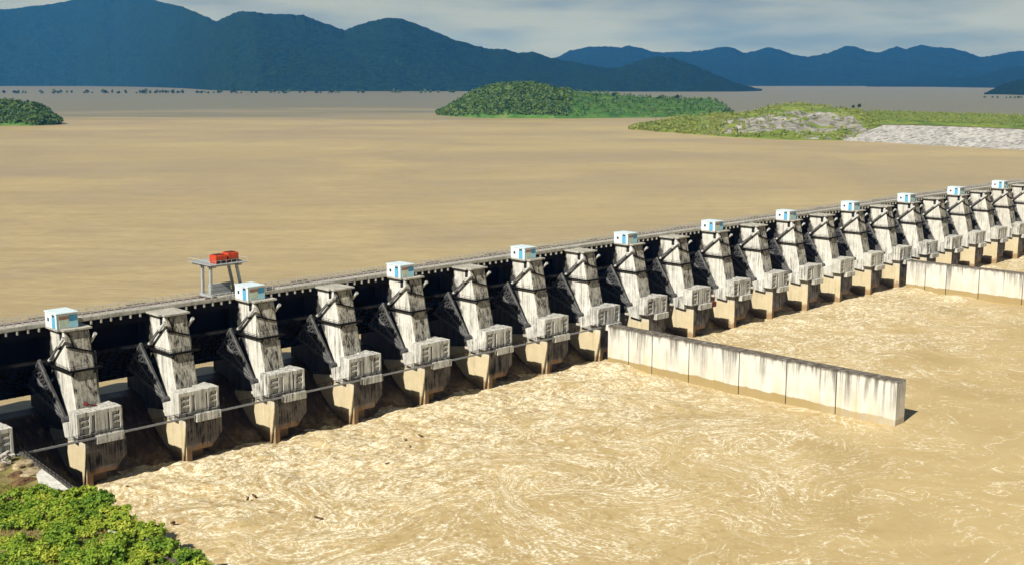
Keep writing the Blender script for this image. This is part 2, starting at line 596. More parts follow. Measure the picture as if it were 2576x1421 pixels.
# fast sheets of water that slide from the reservoir down through the bays
gx = np.arange(-45, (K1 + 1.5) * S, 0.9)
prof = np.array([(13.0, 12.0), (9, 11.5), (6, 9.8), (3, 7.2), (0, 4.4), (-3, 2.0), (-6, 0.3), (-8, -0.5), (-10, -1.0), (-12, -1.4), (-14, -2.2)])
gy = np.arange(13.0, -14.0, -0.6)
X, Y = np.meshgrid(gx, gy)
Z = np.interp(-Y, -prof[:, 0], prof[:, 1])
Z += (fbm(X / 2.5, Y / 4, 4, 31) - 0.5) * np.clip((6 - Y) / 14, 0, 1) * 1.6
g = NT('fast_brown_water', 0.35, 0.4)
fw_ = g.noise(0.9, 6, 0.65, g.mapped((1, 0.35, 0.5)))
lowf = g.mapr(g.sep()[1], -3.0, -8.0)
chute = g.ramp(fw_, [(0.42, (0.035, 0.022, 0.011)), (0.60, (0.085, 0.052, 0.024)), (0.72, (0.34, 0.24, 0.13))])  # shade of the bays worked into this darker brown
g.color(g.mix(g.math('MULTIPLY', lowf, 0.8), chute, g.ramp(g.noise(0.8, 6, 0.7), [(0.40, (0.06, 0.035, 0.015)), (0.55, (0.22, 0.145, 0.065)), (0.68, (0.46, 0.34, 0.18))])))
g.bump(fw_, 0.5, 0.6)
o = np_mesh('spillway_water', np.stack([X, Y, Z], -1).reshape(-1, 3), grid_faces(len(gy), len(gx)), g.m)
tag(o, kind='structure')

gx = axis([(-9000, 0, 1500), (0, 20000, 1500)])
gy = axis([(12.6, 60, 8), (60, 22000, 1200)])
X, Y = np.meshgrid(gx, gy)
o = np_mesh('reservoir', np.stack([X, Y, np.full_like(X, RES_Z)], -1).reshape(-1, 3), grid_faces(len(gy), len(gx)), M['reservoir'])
tag(o, kind='structure')

# ------------------------------------------------------------------ the dam
TRUN = (-5.8, 13.2)            # trunnion (y, z)


def face_y(z):
    return -5.4 - (32.3 - z) * 0.2394


def make_pier():
    root = empty('spillway_pier')
    HW = 2.9
    # shaft: sloping downstream face carries the grime
    b = MB()
    prof = [(14.2, -6.0), (14.2, 32.3), (-5.4, 32.3), (face_y(13.0), 13.0), (face_y(13.0), -6.0)]
    b.prism_x(prof, -HW, HW, 0, [0, 0, 1, 1, 0])
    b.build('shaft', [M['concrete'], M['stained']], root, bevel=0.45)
    # rounded upstream nose
    b = MB()
    pts = [(HW * math.cos(a), 14.1 + 2.2 * math.sin(a)) for a in np.linspace(0, math.pi, 9)]
    n = len(pts)
    vs = [(x, y, -6) for x, y in pts] + [(x, y, 30.4) for x, y in pts]
    b.add(vs, [(i, i + 1, n + i + 1, n + i) for i in range(n - 1)] + [tuple(range(n)), tuple(range(2 * n - 1, n - 1, -1))])
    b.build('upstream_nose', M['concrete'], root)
    # tail wall that runs down into the river
    b = MB()
    # full width above, undercut below to a narrow foot along the left side
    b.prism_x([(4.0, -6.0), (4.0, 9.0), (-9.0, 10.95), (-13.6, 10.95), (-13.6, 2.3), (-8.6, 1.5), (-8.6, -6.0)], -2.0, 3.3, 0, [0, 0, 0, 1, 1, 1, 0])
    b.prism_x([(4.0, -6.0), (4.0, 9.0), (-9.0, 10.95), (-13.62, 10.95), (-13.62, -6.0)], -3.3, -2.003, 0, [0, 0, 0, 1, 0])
    b.build('tail_wall', [M['tail'], M['near_black']], root)
    b = MB()
    b.add([(3.34, -13.3, 2.2), (3.34, -10.0, 2.2), (3.34, -10.0, 9.1), (3.34, -13.3, 9.1),
           (6.1, -13.3, 5.2), (6.1, -10.0, 5.2), (6.1, -10.0, 9.1), (6.1, -13.3, 9.1)],
          [(0, 1, 2, 3), (7, 6, 5, 4), (0, 4, 5, 1), (1, 5, 6, 2), (2, 6, 7, 3), (3, 7, 4, 0)])
    b.build('corbel', M['near_black'], root, bevel=0.1)
    # trunnion block with its pockets
    b = MB()
    b.box(-5.1, 5.1, -13.2, -10.6, 10.96, 16.3)
    b.prism_x([(-10.7, 9.2), (-10.7, 14.0), (-5.6, 12.5), (-6.4, 9.6)], -4.5, -2.95)
    b.prism_x([(-10.7, 9.2), (-10.7, 14.0), (-5.6, 12.5), (-6.4, 9.6)], 2.95, 4.5)
    b.box(1.2, 5.0, -10.65, -7.9, 10.97, 16.2)  # unseen extra mass, added to cast the stepped shadow on the next tail
    f0, f1 = -14.3, -13.2
    for x0, x1 in ((-5.1, -4.55), (-2.35, -1.75), (-1.05, 1.75), (2.15, 2.75), (4.5, 5.1)):
        b.box(x0, x1, f0, f1, 10.96, 16.3)
    for x0, x1 in ((-4.55, -2.35), (-1.75, -1.05), (1.75, 2.15), (2.75, 4.5)):
        b.box(x0, x1, f0, f1, 15.35, 16.3)
        b.box(x0, x1, f0, f1, 10.96, 11.5)
    for x0, x1 in ((-4.55, -2.35), (-1.75, -1.05), (1.75, 2.15), (2.75, 4.5)):
        b.box(x0, x1, f0 + 0.42, f1, 11.5, 15.35)
    for z in (12.75, 14.05):
        for x0, x1 in ((-4.55, -2.35), (2.75, 4.5)):
            b.box(x0, x1, f0 + 0.10, f0 + 0.42, z, z + 0.5)
    b.build('trunnion_block', M['block'], root, bevel=0.07)
    b = MB()
    b.box(-1.3, 5.05, -15.1, -10.0, 9.1, 10.955)
    b.build('lower_beam', M['block'], root, bevel=0.12)
    # access gallery round the downstream face
    b = MB()
    zf = 23.75
    yf = face_y(zf)
    b.box(-3.75, -2.93, yf - 0.1, 3.0, zf, zf + 0.35)
    b.box(2.93, 4.1, yf - 0.1, 1.0, zf, zf + 0.35)
    b.box(-3.75, 4.1, yf - 1.0, yf - 0.1, zf, zf + 0.35)
    b.box(-3.7, -2.95, 1.2, 2.6, 24.3, 25.3)
    b.bar((-2.4, yf - 0.1, zf - 1.0), (-2.4, yf - 0.9, zf), 0.25)
    b.bar((2.4, yf - 0.1, zf - 1.0), (2.4, yf - 0.9, zf), 0.25)
    g = b.build('access_gallery', M['black_steel'], root)
    b = MB()
    for x in np.linspace(-3.7, 4.05, 6):
        b.bar((x, yf - 0.95, zf + 0.3), (x, yf - 0.95, zf + 1.3), 0.07)
    for z in (0.8, 1.3):
        b.bar((-3.7, yf - 0.95, zf + z), (4.05, yf - 0.95, zf + z), 0.06)
        b.bar((-3.7, yf - 0.95, zf + z), (-3.7, 2.9, zf + z), 0.06)
    for y in np.linspace(yf + 1, 2.9, 5):
        b.bar((-3.7, y, zf + 0.3), (-3.7, y, zf + 1.3), 0.07)
    b.build('railing', M['black_steel'], g)
    # pipe run and ladder on the face, hatch under the top
    b = MB()
    b.bar((-2.95, face_y(29.2) - 0.25, 29.2), (2.9, face_y(27.3) - 0.28, 27.3), 0.30, 0.34)
    b.bar((-2.0, face_y(32) - 0.2, 32.0), (-1.2, face_y(28.7) - 0.22, 28.7), 0.22)
    b.build('pipe', M['black_steel'], root)
    b = MB()
    b.box(-3.0, -2.86, -4.6, -3.5, 30.1, 31.9)
    b.build('hatch', M['rubber'], root)
    b = MB()
    b.box(-3.2, 3.2, -6.3, 1.15, 32.31, 32.75)
    b.box(-4.0, -3.2, -4.9, 1.15, 32.33, 32.73)
    b.build('cap_slab', M['deck'], root, bevel=0.06)
    return root


def pier_place(k):
    d = {
        -1: 'cut off by the left edge of the photo beside the bushy bank',
        0: 'carrying the cabin farthest left, nearest the bushes',
        1: 'with bare cap, just left of the gantry crane',
        2: 'carrying a cabin, just right of the gantry crane',
        3: 'with bare cap, first to the right of the gantry crane',
        4: 'carrying a cabin, two cabins right of the leftmost cabin',
        5: 'with bare cap, last but one before the nearer dividing wall',
        6: 'carrying a cabin, next left of where the nearer dividing wall starts',
        7: 'with bare cap, where the nearer dividing wall starts',
        8: 'carrying a cabin, first behind the nearer dividing wall',
        9: 'with bare cap and a red box hung beside it',
        10: 'carrying a cabin, just right of the pier with the red box',
        11: 'with bare cap, third bare one left of the far dividing wall',
        12: 'carrying the second cabin left of the far dividing wall',
        13: 'with bare cap, next bare one left of the far dividing wall',
        14: 'carrying the cabin next left of the far dividing wall',
        15: 'with bare cap, where the far dividing wall starts',
        16: 'carrying the first cabin beyond the far dividing wall',
        17: 'with bare cap, first bare one beyond the far dividing wall',
        18: 'carrying the last cabin but one at the right edge',
        19: 'with bare cap, between the last two cabins at the right edge',
        20: 'carrying the farthest cabin at the right edge',
        21: 'farthest of all, cut by the right edge of the photo',
    }
    return d[k]


proto = make_pier()
for k in range(K0, K1 + 1):
    r = proto if k == K0 else copy_tree(proto)
    r.location = (k * S, 0, 0)
    tag(r, 'stained concrete pier ' + pier_place(k), 'dam pier', 'spillway piers of the dam')


# ------------------------------------------------------------------ radial gates, raised
def make_gate():
    root = empty('radial_gate')
    bay = S - 2 * 2.9                       # clear width, origin at the left pier face
    ty, tz = TRUN
    RAD = 14.3
    a0, a1 = R(14), R(58)
    b = MB()
    n = 14
    x0, x1 = 0.25, bay - 0.25
    vs, fs = [], []
    for i in range(n + 1):
        a = a0 + (a1 - a0) * i / n
        for rr in (RAD, RAD - 0.12):
            vs += [(x0, ty + rr * math.cos(a), tz + rr * math.sin(a)), (x1, ty + rr * math.cos(a), tz + rr * math.sin(a))]
    for i in range(n):
        o, q = 4 * i, 4 * i + 4
        fs += [(o, o + 1, q + 1, q), (o + 2, q + 2, q + 3, o + 3), (o, q, q + 2, o + 2), (o + 1, o + 3, q + 3, q + 1)]
    fs += [(0, 2, 3, 1), (4 * n, 4 * n + 1, 4 * n + 3, 4 * n + 2)]
    b.add(vs, fs)
    sk = b.build('skin_plate', M['gate_steel'], root)
    b = MB()                                 # stiffeners on the downstream side
    for i in range(11):
        a = a0 + (a1 - a0) * (i + 0.1) / 10.3
        rr = RAD - 0.45
        b.bar((x0, ty + rr * math.cos(a), tz + rr * math.sin(a)), (x1, ty + rr * math.cos(a), tz + rr * math.sin(a)), 0.6, 0.22,
              up=(0, -math.sin(a), math.cos(a)))
    for x in np.linspace(x0 + 0.8, x1 - 0.8, 10):
        for i in range(6):
            aa, ab = a0 + (a1 - a0) * i / 6, a0 + (a1 - a0) * (i + 1) / 6
            rr = RAD - 0.55
            b.bar((x, ty + rr * math.cos(aa), tz + rr * math.sin(aa)), (x, ty + rr * math.cos(ab), tz + rr * math.sin(ab)), 0.16, 0.7)
    b.build('stiffener_frame', M['gate_steel'], root)
    for side in (0, 1):
        b = MB()
        sx = 1 if side == 0 else -1
        X0 = 0.0 if side == 0 else bay
        P = (X0 + sx * 0.9, ty, tz)
        ends = []
        for ang in (R(24), R(43), R(64)):
            q = (X0 + sx * 3.3, ty + (RAD - 0.7) * math.cos(ang), tz + (RAD - 0.7) * math.sin(ang))
            ends.append(q)
            b.bar(P, q, 0.5, 0.8)
            # flanges
            b.bar((P[0], P[1], P[2] + 0.42), (q[0], q[1], q[2] + 0.42), 0.8, 0.1, 1)
        P = Vector(P)
        E_ = [Vector(e) for e in ends]
        for t0, t1 in ((0.22, 0.34), (0.34, 0.46), (0.46, 0.58), (0.58, 0.70), (0.70, 0.82), (0.82, 0.95)):
            for u, w in ((0, 1), (1, 2)):
                b.bar(P.lerp(E_[u], t0), P.lerp(E_[w], t1), 0.3)
                b.bar(P.lerp(E_[w], t0), P.lerp(E_[u], t1), 0.3)
                b.bar(P.lerp(E_[u], t1), P.lerp(E_[w], t1), 0.34)
        b.bar(E_[0], E_[2], 0.6, 0.5)
        w_ = Vector((0.05, 0, 0))               # thin web plates inside the lattice
        for u, w in ((0, 1), (1, 2)):
            q4 = [P.lerp(E_[u], 0.12), P.lerp(E_[u], 0.9), P.lerp(E_[w], 0.9), P.lerp(E_[w], 0.12)]
            b.add([p - w_ for p in q4] + [p + w_ for p in q4], [(0, 1, 2, 3), (7, 6, 5, 4), (0, 4, 5, 1), (1, 5, 6, 2), (2, 6, 7, 3), (3, 7, 4, 0)], 2)
        b.tube((P.x - 0.7, P.y, P.z), (P.x + 0.7, P.y, P.z), 0.75, n=14)
        b.build('gate_arm', [M['arm_steel'], M['flange'], M['black_steel']], root)
        # hydraulic hoist: barrel fixed high on the pier, rod down to the gate
        xc = X0 + sx * 0.62
        b = MB()
        top, low, rod = Vector((xc, -6.8, 31.2)), Vector((xc + sx * 0.3, 0.7, 25.0)), Vector((xc + sx * 1.2, 4.0, 22.3))
        b.tube(top, top.lerp(low, 0.34), 0.33, n=14)
        b.tube(top.lerp(low, 0.34), low, 0.27, n=12, mi=1)
        b.tube(top, top.lerp(low, 0.04), 0.4, n=14)
        b.tube(top.lerp(low, 0.92), low, 0.36, n=14)
        h = b.build('hoist_cylinder', [M['pale_steel'], M['hoist_grey']], root, smooth=False)
        b = MB()
        b.tube(low, rod, 0.17, n=10)
        c = top.lerp(low, 0.42)
        b.box(min(X0, xc), max(X0, xc), c.y - 0.35, c.y + 0.35, c.z - 0.4, c.z + 0.4)
        b.box(low.x - 0.5, low.x + 0.5, low.y - 0.3, low.y + 1.0, low.z - 0.9, low.z + 0.1)
        b.bar(top.lerp(low, 0.3) + Vector((0, 0, 0.5)), top.lerp(low, 0.95) + Vector((0, 0, 0.5)), 0.12)
        b.build('rod_and_bracket', M['black_steel'], h)
    return root


gproto = make_gate()
GL = {
    -1: 'left of the leftmost cabin pier',
    0: 'in the bay right of the leftmost cabin',
    1: 'in the bay under the gantry crane',
    2: 'in the bay right of the cabin next to the gantry crane',
    3: 'in the bay left of the third cabin from the left',
    4: 'in the bay right of the third cabin from the left',
    5: 'left of the last cabin before the nearer wall',
    6: 'just left of the root of the nearer dividing wall',
    7: 'in the first bay behind the nearer wall',
    8: 'in the bay left of the pier with the red box',
    9: 'in the bay where the red box hangs',
    10: 'in the bay right of the cabin after the red box',
    11: 'left of the second cabin before the far dividing wall',
    12: 'right of the second cabin before the far dividing wall',
    13: 'left of the last cabin before the far wall',
    14: 'just left of the root of the far dividing wall',
    15: 'in the first bay beyond the far wall',
    16: 'right of the first cabin beyond the far dividing wall',
    17: 'in the bay left of the last cabin but one',
    18: 'in the bay right of the last cabin but one',
    19: 'in the bay left of the farthest cabin',
    20: 'in the farthest bay at the right edge',
}
for k in range(K0, K1):
    r = gproto if k == K0 else copy_tree(gproto)
    r.location = (k * S + 2.9, 0, 0)
    tag(r, 'raised dark radial gate ' + GL[k], 'spillway gate', 'raised radial gates')

# ------------------------------------------------------------------ bridge deck
XA, XB = -62.0, K1 * S + 20
deck = empty('dam_bridge', ((XA + XB) / 2, 4, 33))
tag(deck, 'long concrete road bridge along the top of the dam with pale edge kerb', 'bridge')
deck.location = (0, 0, 0)
b = MB()
b.box(XA, XB, 1.2, 7.6, 32.46, 33.0)
b.build('deck_slab', M['deck'], deck, bevel=0.05)
b = MB()
b.box(XA, XB, 1.0, 1.5, 32.6, 33.42)
b.box(XA, XB, 7.3, 7.75, 32.6, 33.35)
b.build('kerb', M['deck'], deck, bevel=0.05)
b = MB()
for y in (1.9, 4.2, 6.9):
    b.box(XA, XB, y - 0.3, y + 0.3, 30.4, 32.45)
b.box(XA, XB, 7.62, 7.95, 19.5, 32.4)  # dark wall added behind the gates to keep light out of the bays
b.build('girder_and_dark_wall', M['black_steel'], deck)
b = MB()
x = XA
while x < XB:
    b.box(x, x + 0.3, 0.75, 1.6, 31.7, 32.44)
    x += 2.35
b.build('bracket', M['deck'], deck)
b = MB()
for y, z0 in ((1.25, 33.42), (7.5, 33.35)):
    x = XA
    while x < XB:
        b.box(x - 0.09, x + 0.09, y - 0.09, y + 0.09, z0, z0 + 0.9)
        x += 1.9
    for dz in (0.42, 0.85):
        b.box(XA, XB, y - 0.06, y + 0.06, z0 + dz, z0 + dz + 0.09)
b.build('railing', M['pale_steel'], deck)
b = MB()
for y in (2.6, 6.4):
    b.box(XA, XB, y - 0.12, y + 0.12, 33.0, 33.16)
b.build('crane_rail', M['dark_red'], deck)


# ------------------------------------------------------------------ control cabins
def make_cabin():
    root = empty('control_cabin')
    x0, x1, y0, y1, z0, z1 = -3.9, 0.8, -4.8, 1.1, 32.76, 36.0
    b = MB()
    b.box(x0, x1, y0, y1, z0, z1)
    b.build('walls', M['white_paint'], root, bevel=0.04)
    b = MB()
    b.box(x0 - 0.15, x1 + 0.15, y0 - 0.15, y1 + 0.15, z1 + 0.002, z1 + 0.24)
    b.build('roof', M['roof'], root, bevel=0.05)
    b = MB()
    b.box(x0 - 0.05, x0 - 0.002, -3.9, -2.35, z0 + 0.1, z0 + 2.5)
    b.box(x0 - 0.06, x0 - 0.052, -3.55, -2.7, z0 + 2.0, z0 + 2.02)
    d = b.build('door', M['blue_paint'], root)
    b = MB()
    b.box(x0 - 0.06, x0 - 0.004, -3.75, -2.5, z0 + 2.52, z0 + 3.0)
    b.build('transom', M['glass'], d)
    b = MB()
    b.box(x0 - 0.04, x0 - 0.004, -0.9, -0.1, z0 + 1.3, z0 + 2.1)
    b.build('window', M['glass'], root)
    b = MB()
    y = y0 - 0.01
    b.box(x0 + 0.55, x0 + 2.6, y - 0.03, y + 0.008, z0 + 0.35, z0 + 2.0, 0)
    b.box(x0 + 0.45, x0 + 2.7, y - 0.03, y + 0.008, z0 + 2.03, z0 + 2.75, 1)
    b.box(x0 + 2.74, x1 - 0.2, y - 0.03, y + 0.008, z0 + 1.55, z0 + 2.85, 2)
    b.box(x0 + 2.64, x1 - 0.1, y - 0.03, y + 0.008, z0 + 0.2, z0 + 1.5, 3)
    b.build('picture_panel', [M['pic_green'], M['pic_brown'], M['pic_blue'], M['sky_paint']], root)
    b = MB()
    b.box(x0 - 0.08, x0 + 0.06, y0 - 0.07, y0 + 0.07, z0, z1)
    b.build('corner_trim', M['sky_paint'], root)
    return root


cproto = make_cabin()
CL = {0: 'leftmost of all, nearest the bushy bank', 2: 'beside the gantry crane',
      4: 'third from the left, next right of the crane side cabin',
      6: 'last one before the nearer dividing wall', 8: 'first one behind the nearer dividing wall',
      10: 'next right of the pier with the red box', 12: 'second one left of the far dividing wall',
      14: 'last one left of the far dividing wall', 16: 'first one beyond the far dividing wall',
      18: 'last but one at the right edge', 20: 'smallest and farthest at the right edge'}
for k in range(0, K1, 2):
    r = cproto if k == 0 else copy_tree(cproto)
    r.location = (k * S, 0, 0)
    tag(r, 'white and blue cabin, ' + CL[k], 'cabin', 'control cabins on every second pier')

# ------------------------------------------------------------------ gantry crane
gc = empty('gantry_crane', (41.5, 4.5, 33.1))
tag(gc, 'grey four legged gantry crane with red machinery standing on the dam bridge', 'crane')


def gpart(name, mb, mat, parent=gc, bevel=0.0):
    for i, (x, y, z) in enumerate(mb.v):
        mb.v[i] = (x - 41.5, y - 4.5, z - 33.1)
    return mb.build(name, mat, parent, bevel=bevel)


for (xt, xb) in ((37.6, 37.4), (44.6, 46.0)):
    for y in (2.6, 6.4):
        gpart('leg', MB().bar((xb, y, 33.7), (xt, y, 40.9), 0.62, 0.62), M['crane_grey'], bevel=0.04)
for x in (37.4, 46.0):
    gpart('sill_beam', MB().box(x - 0.4, x + 0.4, 1.7, 7.4, 33.45, 34.0), M['crane_grey'], bevel=0.04)
b = MB()
for y in (2.6, 6.4):
    for x in (37.4, 46.0):
        b.box(x - 1.5, x + 1.5, y - 0.35, y + 0.35, 33.17, 33.44)
gpart('bogie', b, M['dark_red'])
b = MB()
b.box(36.6, 46.2, 2.3, 2.9, 40.7, 41.34)
b.box(36.6, 46.2, 6.1, 6.7, 40.7, 41.34)
b.box(37.25, 37.95, 0.6, 10.8, 40.75, 41.35)
b.box(44.2, 44.9, 0.6, 10.0, 40.75, 41.35)
b.box(36.2, 46.6, 0.4, 11.0, 41.36, 41.48)
gpart('platform', b, M['crane_grey'])
b = MB()
for x in np.linspace(36.3, 46.5, 8):
    for y in (0.5, 10.9):
        b.bar((x, y, 41.5), (x, y, 42.4), 0.05)
for y in (0.5, 10.9):
    b.bar((36.3, y, 42.4), (46.5, y, 42.4), 0.05)
for x in (36.3, 46.5):
    b.bar((x, 0.5, 42.4), (x, 10.9, 42.4), 0.05)
gpart('railing', b, M['pale_steel'])
for (x0, x1, y0, y1, z1) in ((38.4, 41.6, 1.5, 4.6, 43.5), (41.9, 45.0, 1.8, 4.8, 43.8)):
    b = MB()
    b.box(x0, x1, y0, y1, 41.5, z1)
    hs = gpart('machinery_house', b, M['red_paint'], bevel=0.22)
    b = MB()
    b.box(x0 + 0.5, x1 - 0.5, y0 + 0.5, y1 - 0.5, z1 + 0.003, z1 + 0.12)
    gpart('roof_hatch', b, M['dark_red'], hs)
    b = MB()
    b.box(x0 + 0.3, x1 - 0.3, y0 - 0.05, y0 - 0.003, 41.6, 42.35)
    gpart('louvre', b, M['rubber'], hs)
gpart('winch', MB().tube((41.3, 3.2, 42.2), (42.7, 3.2, 42.2), 0.55, n=14), M['black_steel'])
b = MB()
for z in (33.2, 34.2, 35.2):
    b.box(38.6, 44.6, 5.4, 6.0, z, z + 0.9)
o = b.build('stoplog_stack', M['crane_grey'], bevel=0.05)
tag(o, 'stack of grey steel stoplogs standing between the gantry crane legs', 'stoplogs')

# ------------------------------------------------------------------ dividing walls in the river
def mat_wall():
    g = NT('dividing_wall_concrete', 0.85, 0.25)
    x, y, z = g.sep()
    col = g.ramp(g.noise(0.25, 6, 0.6), [(0.3, (0.53, 0.515, 0.465)), (0.7, (0.68, 0.665, 0.615))])
    s = g.noise(1.0, 5, 0.6, g.mapped((0.55, 0.55, 0.035)))
    tint = g.ramp(s, [(0.42, 0.0), (0.7, 0.55)])
    col = g.mix(g.math('MULTIPLY', tint, g.mapr(z, 8.0, 3.0)), col, (0.62, 0.46, 0.24))
    d = g.noise(1.0, 5, 0.65, g.mapped((0.8, 0.8, 0.05), loc=(3, 9, 0)))
    reach = g.math('MULTIPLY', g.ramp(g.noise(0.16, 3, 0.6, g.mapped((1, 1, 0))), [(0.42, 0.06), (0.66, 1.0)]), 15.0)
    run = g.math('MULTIPLY', g.ramp(d, [(0.44, 0.0), (0.60, 1.0)]),
                 g.math('SUBTRACT', 1.0, g.math('DIVIDE', g.math('SUBTRACT', 11.2, z), reach), clamp=True), clamp=True)
    col = g.mix(g.math('MULTIPLY', run, 0.9), col, (0.05, 0.045, 0.035))
    topd = g.mapr(g.math('ADD', z, g.math('MULTIPLY', g.noise(0.7, 4), 1.2)), 11.1, 11.7)
    col = g.mix(g.math('MULTIPLY', topd, 0.85), col, (0.085, 0.065, 0.045))
    edge = g.math('ADD', z, g.math('MULTIPLY', g.noise(0.22, 5, 0.65), -1.8))
    wet_or_shade = g.mapr(edge, 0.75, 0.5)
    far = g.mapr(y, -112.0, -85.0, 0.55, 1.0)
    col = g.mix(g.math('MULTIPLY', g.math('MULTIPLY', wet_or_shade, far), 0.85), col, (0.30, 0.21, 0.06))
    g.color(col)
    g.bump(g.noise(1.5, 6, 0.65), 0.3, 0.12)
    return g.m


M['wall'] = mat_wall()
JOINTS = [-16.6, -25, -34, -47.5, -64.8, -80, -95, -112]
for k, lab in zip(WALL_K, ('long white concrete dividing wall in the river, the nearer one with its end in view',
                           'white concrete dividing wall running out of the right edge, the farther one')):
    x0 = k * S - 3.3
    root = empty('dividing_wall', (x0 + 2.3, -64, 0))
    tag(root, lab, 'wall', 'dividing walls in the river')
    for a, c in zip(JOINTS[:-1], JOINTS[1:]):
        b = MB()
        b.box(-2.3, 2.3, c + 64 + 0.14, a + 64 - 0.14, -5, 11.1 + 0.0)
        b.build('wall_panel', M['wall'], root, bevel=0.07)
    b = MB()
    for j in JOINTS[1:-1]:
        b.box(-2.0, 2.0, j + 64 - 0.13, j + 64 + 0.13, -5, 10.9)
    b.build('joint_filler', M['rubber'], root)

# ------------------------------------------------------------------ catwalk under the trunnion blocks
cw = empty('catwalk', (0, 0, 0))
tag(cw, 'narrow steel catwalk running below the trunnion blocks up to the nearer dividing wall', 'walkway')
b = MB()
b.box(-18.0, 160.5, -14.98, -14.42, 10.55, 10.68)
b.box(-18.0, 160.5, -15.04, -14.98, 10.4, 10.7)
b.box(-18.0, 160.5, -14.42, -14.36, 10.4, 10.7)
b.build('walkway_deck', M['grey_steel'], cw)
b = MB()
x = -18.0
while x < 160.5:
    for y in (-15.0, -14.4):
        b.bar((x, y, 10.8), (x, y, 11.8), 0.07)
    x += 2.0
for y in (-15.0, -14.4):
    for z in (11.3, 11.8):
        b.bar((-18, y, z), (160.5, y, z), 0.06)
b.build('railing', M['black_steel'], cw)

# small red items on the dam
b = MB()
b.box(217.0, 219.2, -14.9, -13.6, 9.2, 10.9)
b.bar((217.2, -14.2, 10.9), (217.2, -14.2, 14.0), 0.08)
b.bar((219.0, -14.2, 10.9), (219.0, -14.2, 14.0), 0.08)
tag(b.build('work_cradle', M['dark_red']), 'small dull red work cradle hung beside a pier behind the nearer dividing wall', 'cradle')
b = MB()
b.tube((-1.6, -10.4, 17.3), (-1.0, -10.9, 17.0), 0.45, n=12)
b.bar((-1.0, -10.9, 17.0), (1.0, -11.0, 16.42), 0.3)
tag(b.build('red_lamp_unit', M['dark_red']), 'small dark red fitting on the block of the leftmost cabin pier', 'fitting')

# ------------------------------------------------------------------ left bank: training wall, apron, ground
WX = np.array([[-12, -15.8], [-17, -16.4], [-47, -18.8], [-82, -20.6], [-150, -24.5], [-260, -31]])   # y, x of the wall's river face


def wall_x(y):
    return np.interp(-np.asarray(y, float), -WX[:, 0], WX[:, 1])


tw = empty('training_wall', (-18, -40, 0))
tag(tw, 'dark topped concrete training wall along the river edge of the bushy bank', 'wall')
b = MB()
for (ya, xa), (yb, xb) in zip(WX[:-1], WX[1:]):
    vs = []
    for y, x in ((ya, xa), (yb, xb)):
        vs += [(x, y, -5), (x - 1.3, y, -5), (x - 1.3, y, 11.0), (x, y, 11.0)]
    b.add(vs, [(4, 5, 1, 0), (5, 6, 2, 1), (6, 7, 3, 2), (7, 4, 0, 3)])
    if ya == WX[0][0]:
        b.add(vs[:4], [(0, 1, 2, 3)])
for i, v in enumerate(b.v):
    b.v[i] = (v[0] + 18, v[1] + 40, v[2])
M['dark_conc'] = mat_concrete('dark_concrete', (0.12, 0.11, 0.10), 0.8, silt=False)
b.build('wall_stem', M['dark_conc'], tw)
b = MB()
for y in np.arange(-13, -50, -2.0):
    x = float(wall_x(y))
    for dx in (0.15, 1.1):
        b.bar((x - dx + 18, y + 40, 11.0), (x - dx + 18, y + 40, 12.0), 0.08)
for (ya, xa), (yb, xb) in zip(WX[:2], WX[1:3]):
    for dx in (0.15, 1.1):
        for z in (11.5, 12.0):
            b.bar((xa - dx + 18, ya + 40, z), (xb - dx + 18, yb + 40, z), 0.07)
b.build('railing', M['black_steel'], tw)


def mat_ground():
    g = NT('bank_soil', 0.95, 0.1)
    a = g.ramp(g.noise(0.10, 5, 0.6), [(0.36, (0.36, 0.27, 0.14)), (0.52, (0.30, 0.26, 0.10)), (0.64, (0.20, 0.22, 0.045))])
    d = g.ramp(g.noise(1.2, 5, 0.7), [(0.35, 0.55), (0.65, 1.0)])
    g.color(g.mix(1.0, a, d, 'MULTIPLY'))
    g.bump(g.noise(0.8, 6, 0.7), 0.6, 0.5)
    return g.m


M['ground'] = mat_ground()


def bank_z(x, y):
    d = wall_x(y) - 1.3 - x                      # distance inland
    z = 10.3 + 0.02 * np.clip(d, 0, 200) + (fbm(x / 9, y / 9, 4, 40) - 0.5) * 2.4 * np.clip(d / 6, 0.05, 1)
    return z


us = axis([(0, 60, 0.8), (60, 300, 8)])
ys = axis([(-260, -130, 6), (-130, -11, 0.8)])
U, Y = np.meshgrid(us, ys)
X = wall_x(Y) - 1.25 - U
Z = bank_z(X, Y)
Z = np.where(U < 0.01, 10.2, Z)
o = np_mesh('river_bank', np.stack([X, Y, Z], -1).reshape(-1, 3), grid_faces(len(ys), len(us)), M['ground'])
tag(o, kind='structure')


def poly_slab(name, pts, z0, z1, mat, label, cat):
    b = MB()
    n = len(pts)
    b.add([(x, y, z0) for x, y in pts] + [(x, y, z1) for x, y in pts],
          [tuple(range(n - 1, -1, -1)), tuple(range(n, 2 * n))] + [(i, (i + 1) % n, n + (i + 1) % n, n + i) for i in range(n)])
    return tag(b.build(name, mat, bevel=0.06), label, cat)


M['pale_conc'] = mat_concrete('pale_concrete', (0.76, 0.74, 0.68), 0.15, silt=False)
poly_slab('concrete_apron', [(-18.3, -27.5), (-20.6, -30.2), (-23.2, -38.5), (-22.4, -49), (-20.6, -53), (-20.35, -48), (-19.2, -36)], 9.5, 10.95, M['pale_conc'],
          'pale bare concrete apron beside the training wall, above the bushes', 'concrete apron')
poly_slab('concrete_ledge', [(-21.7, -66), (-24.0, -67), (-24.6, -74), (-22.4, -76)], 9.5, 10.9, M['pale_conc'],
          'small pale concrete ledge at the river edge showing through the bushes', 'concrete ledge')


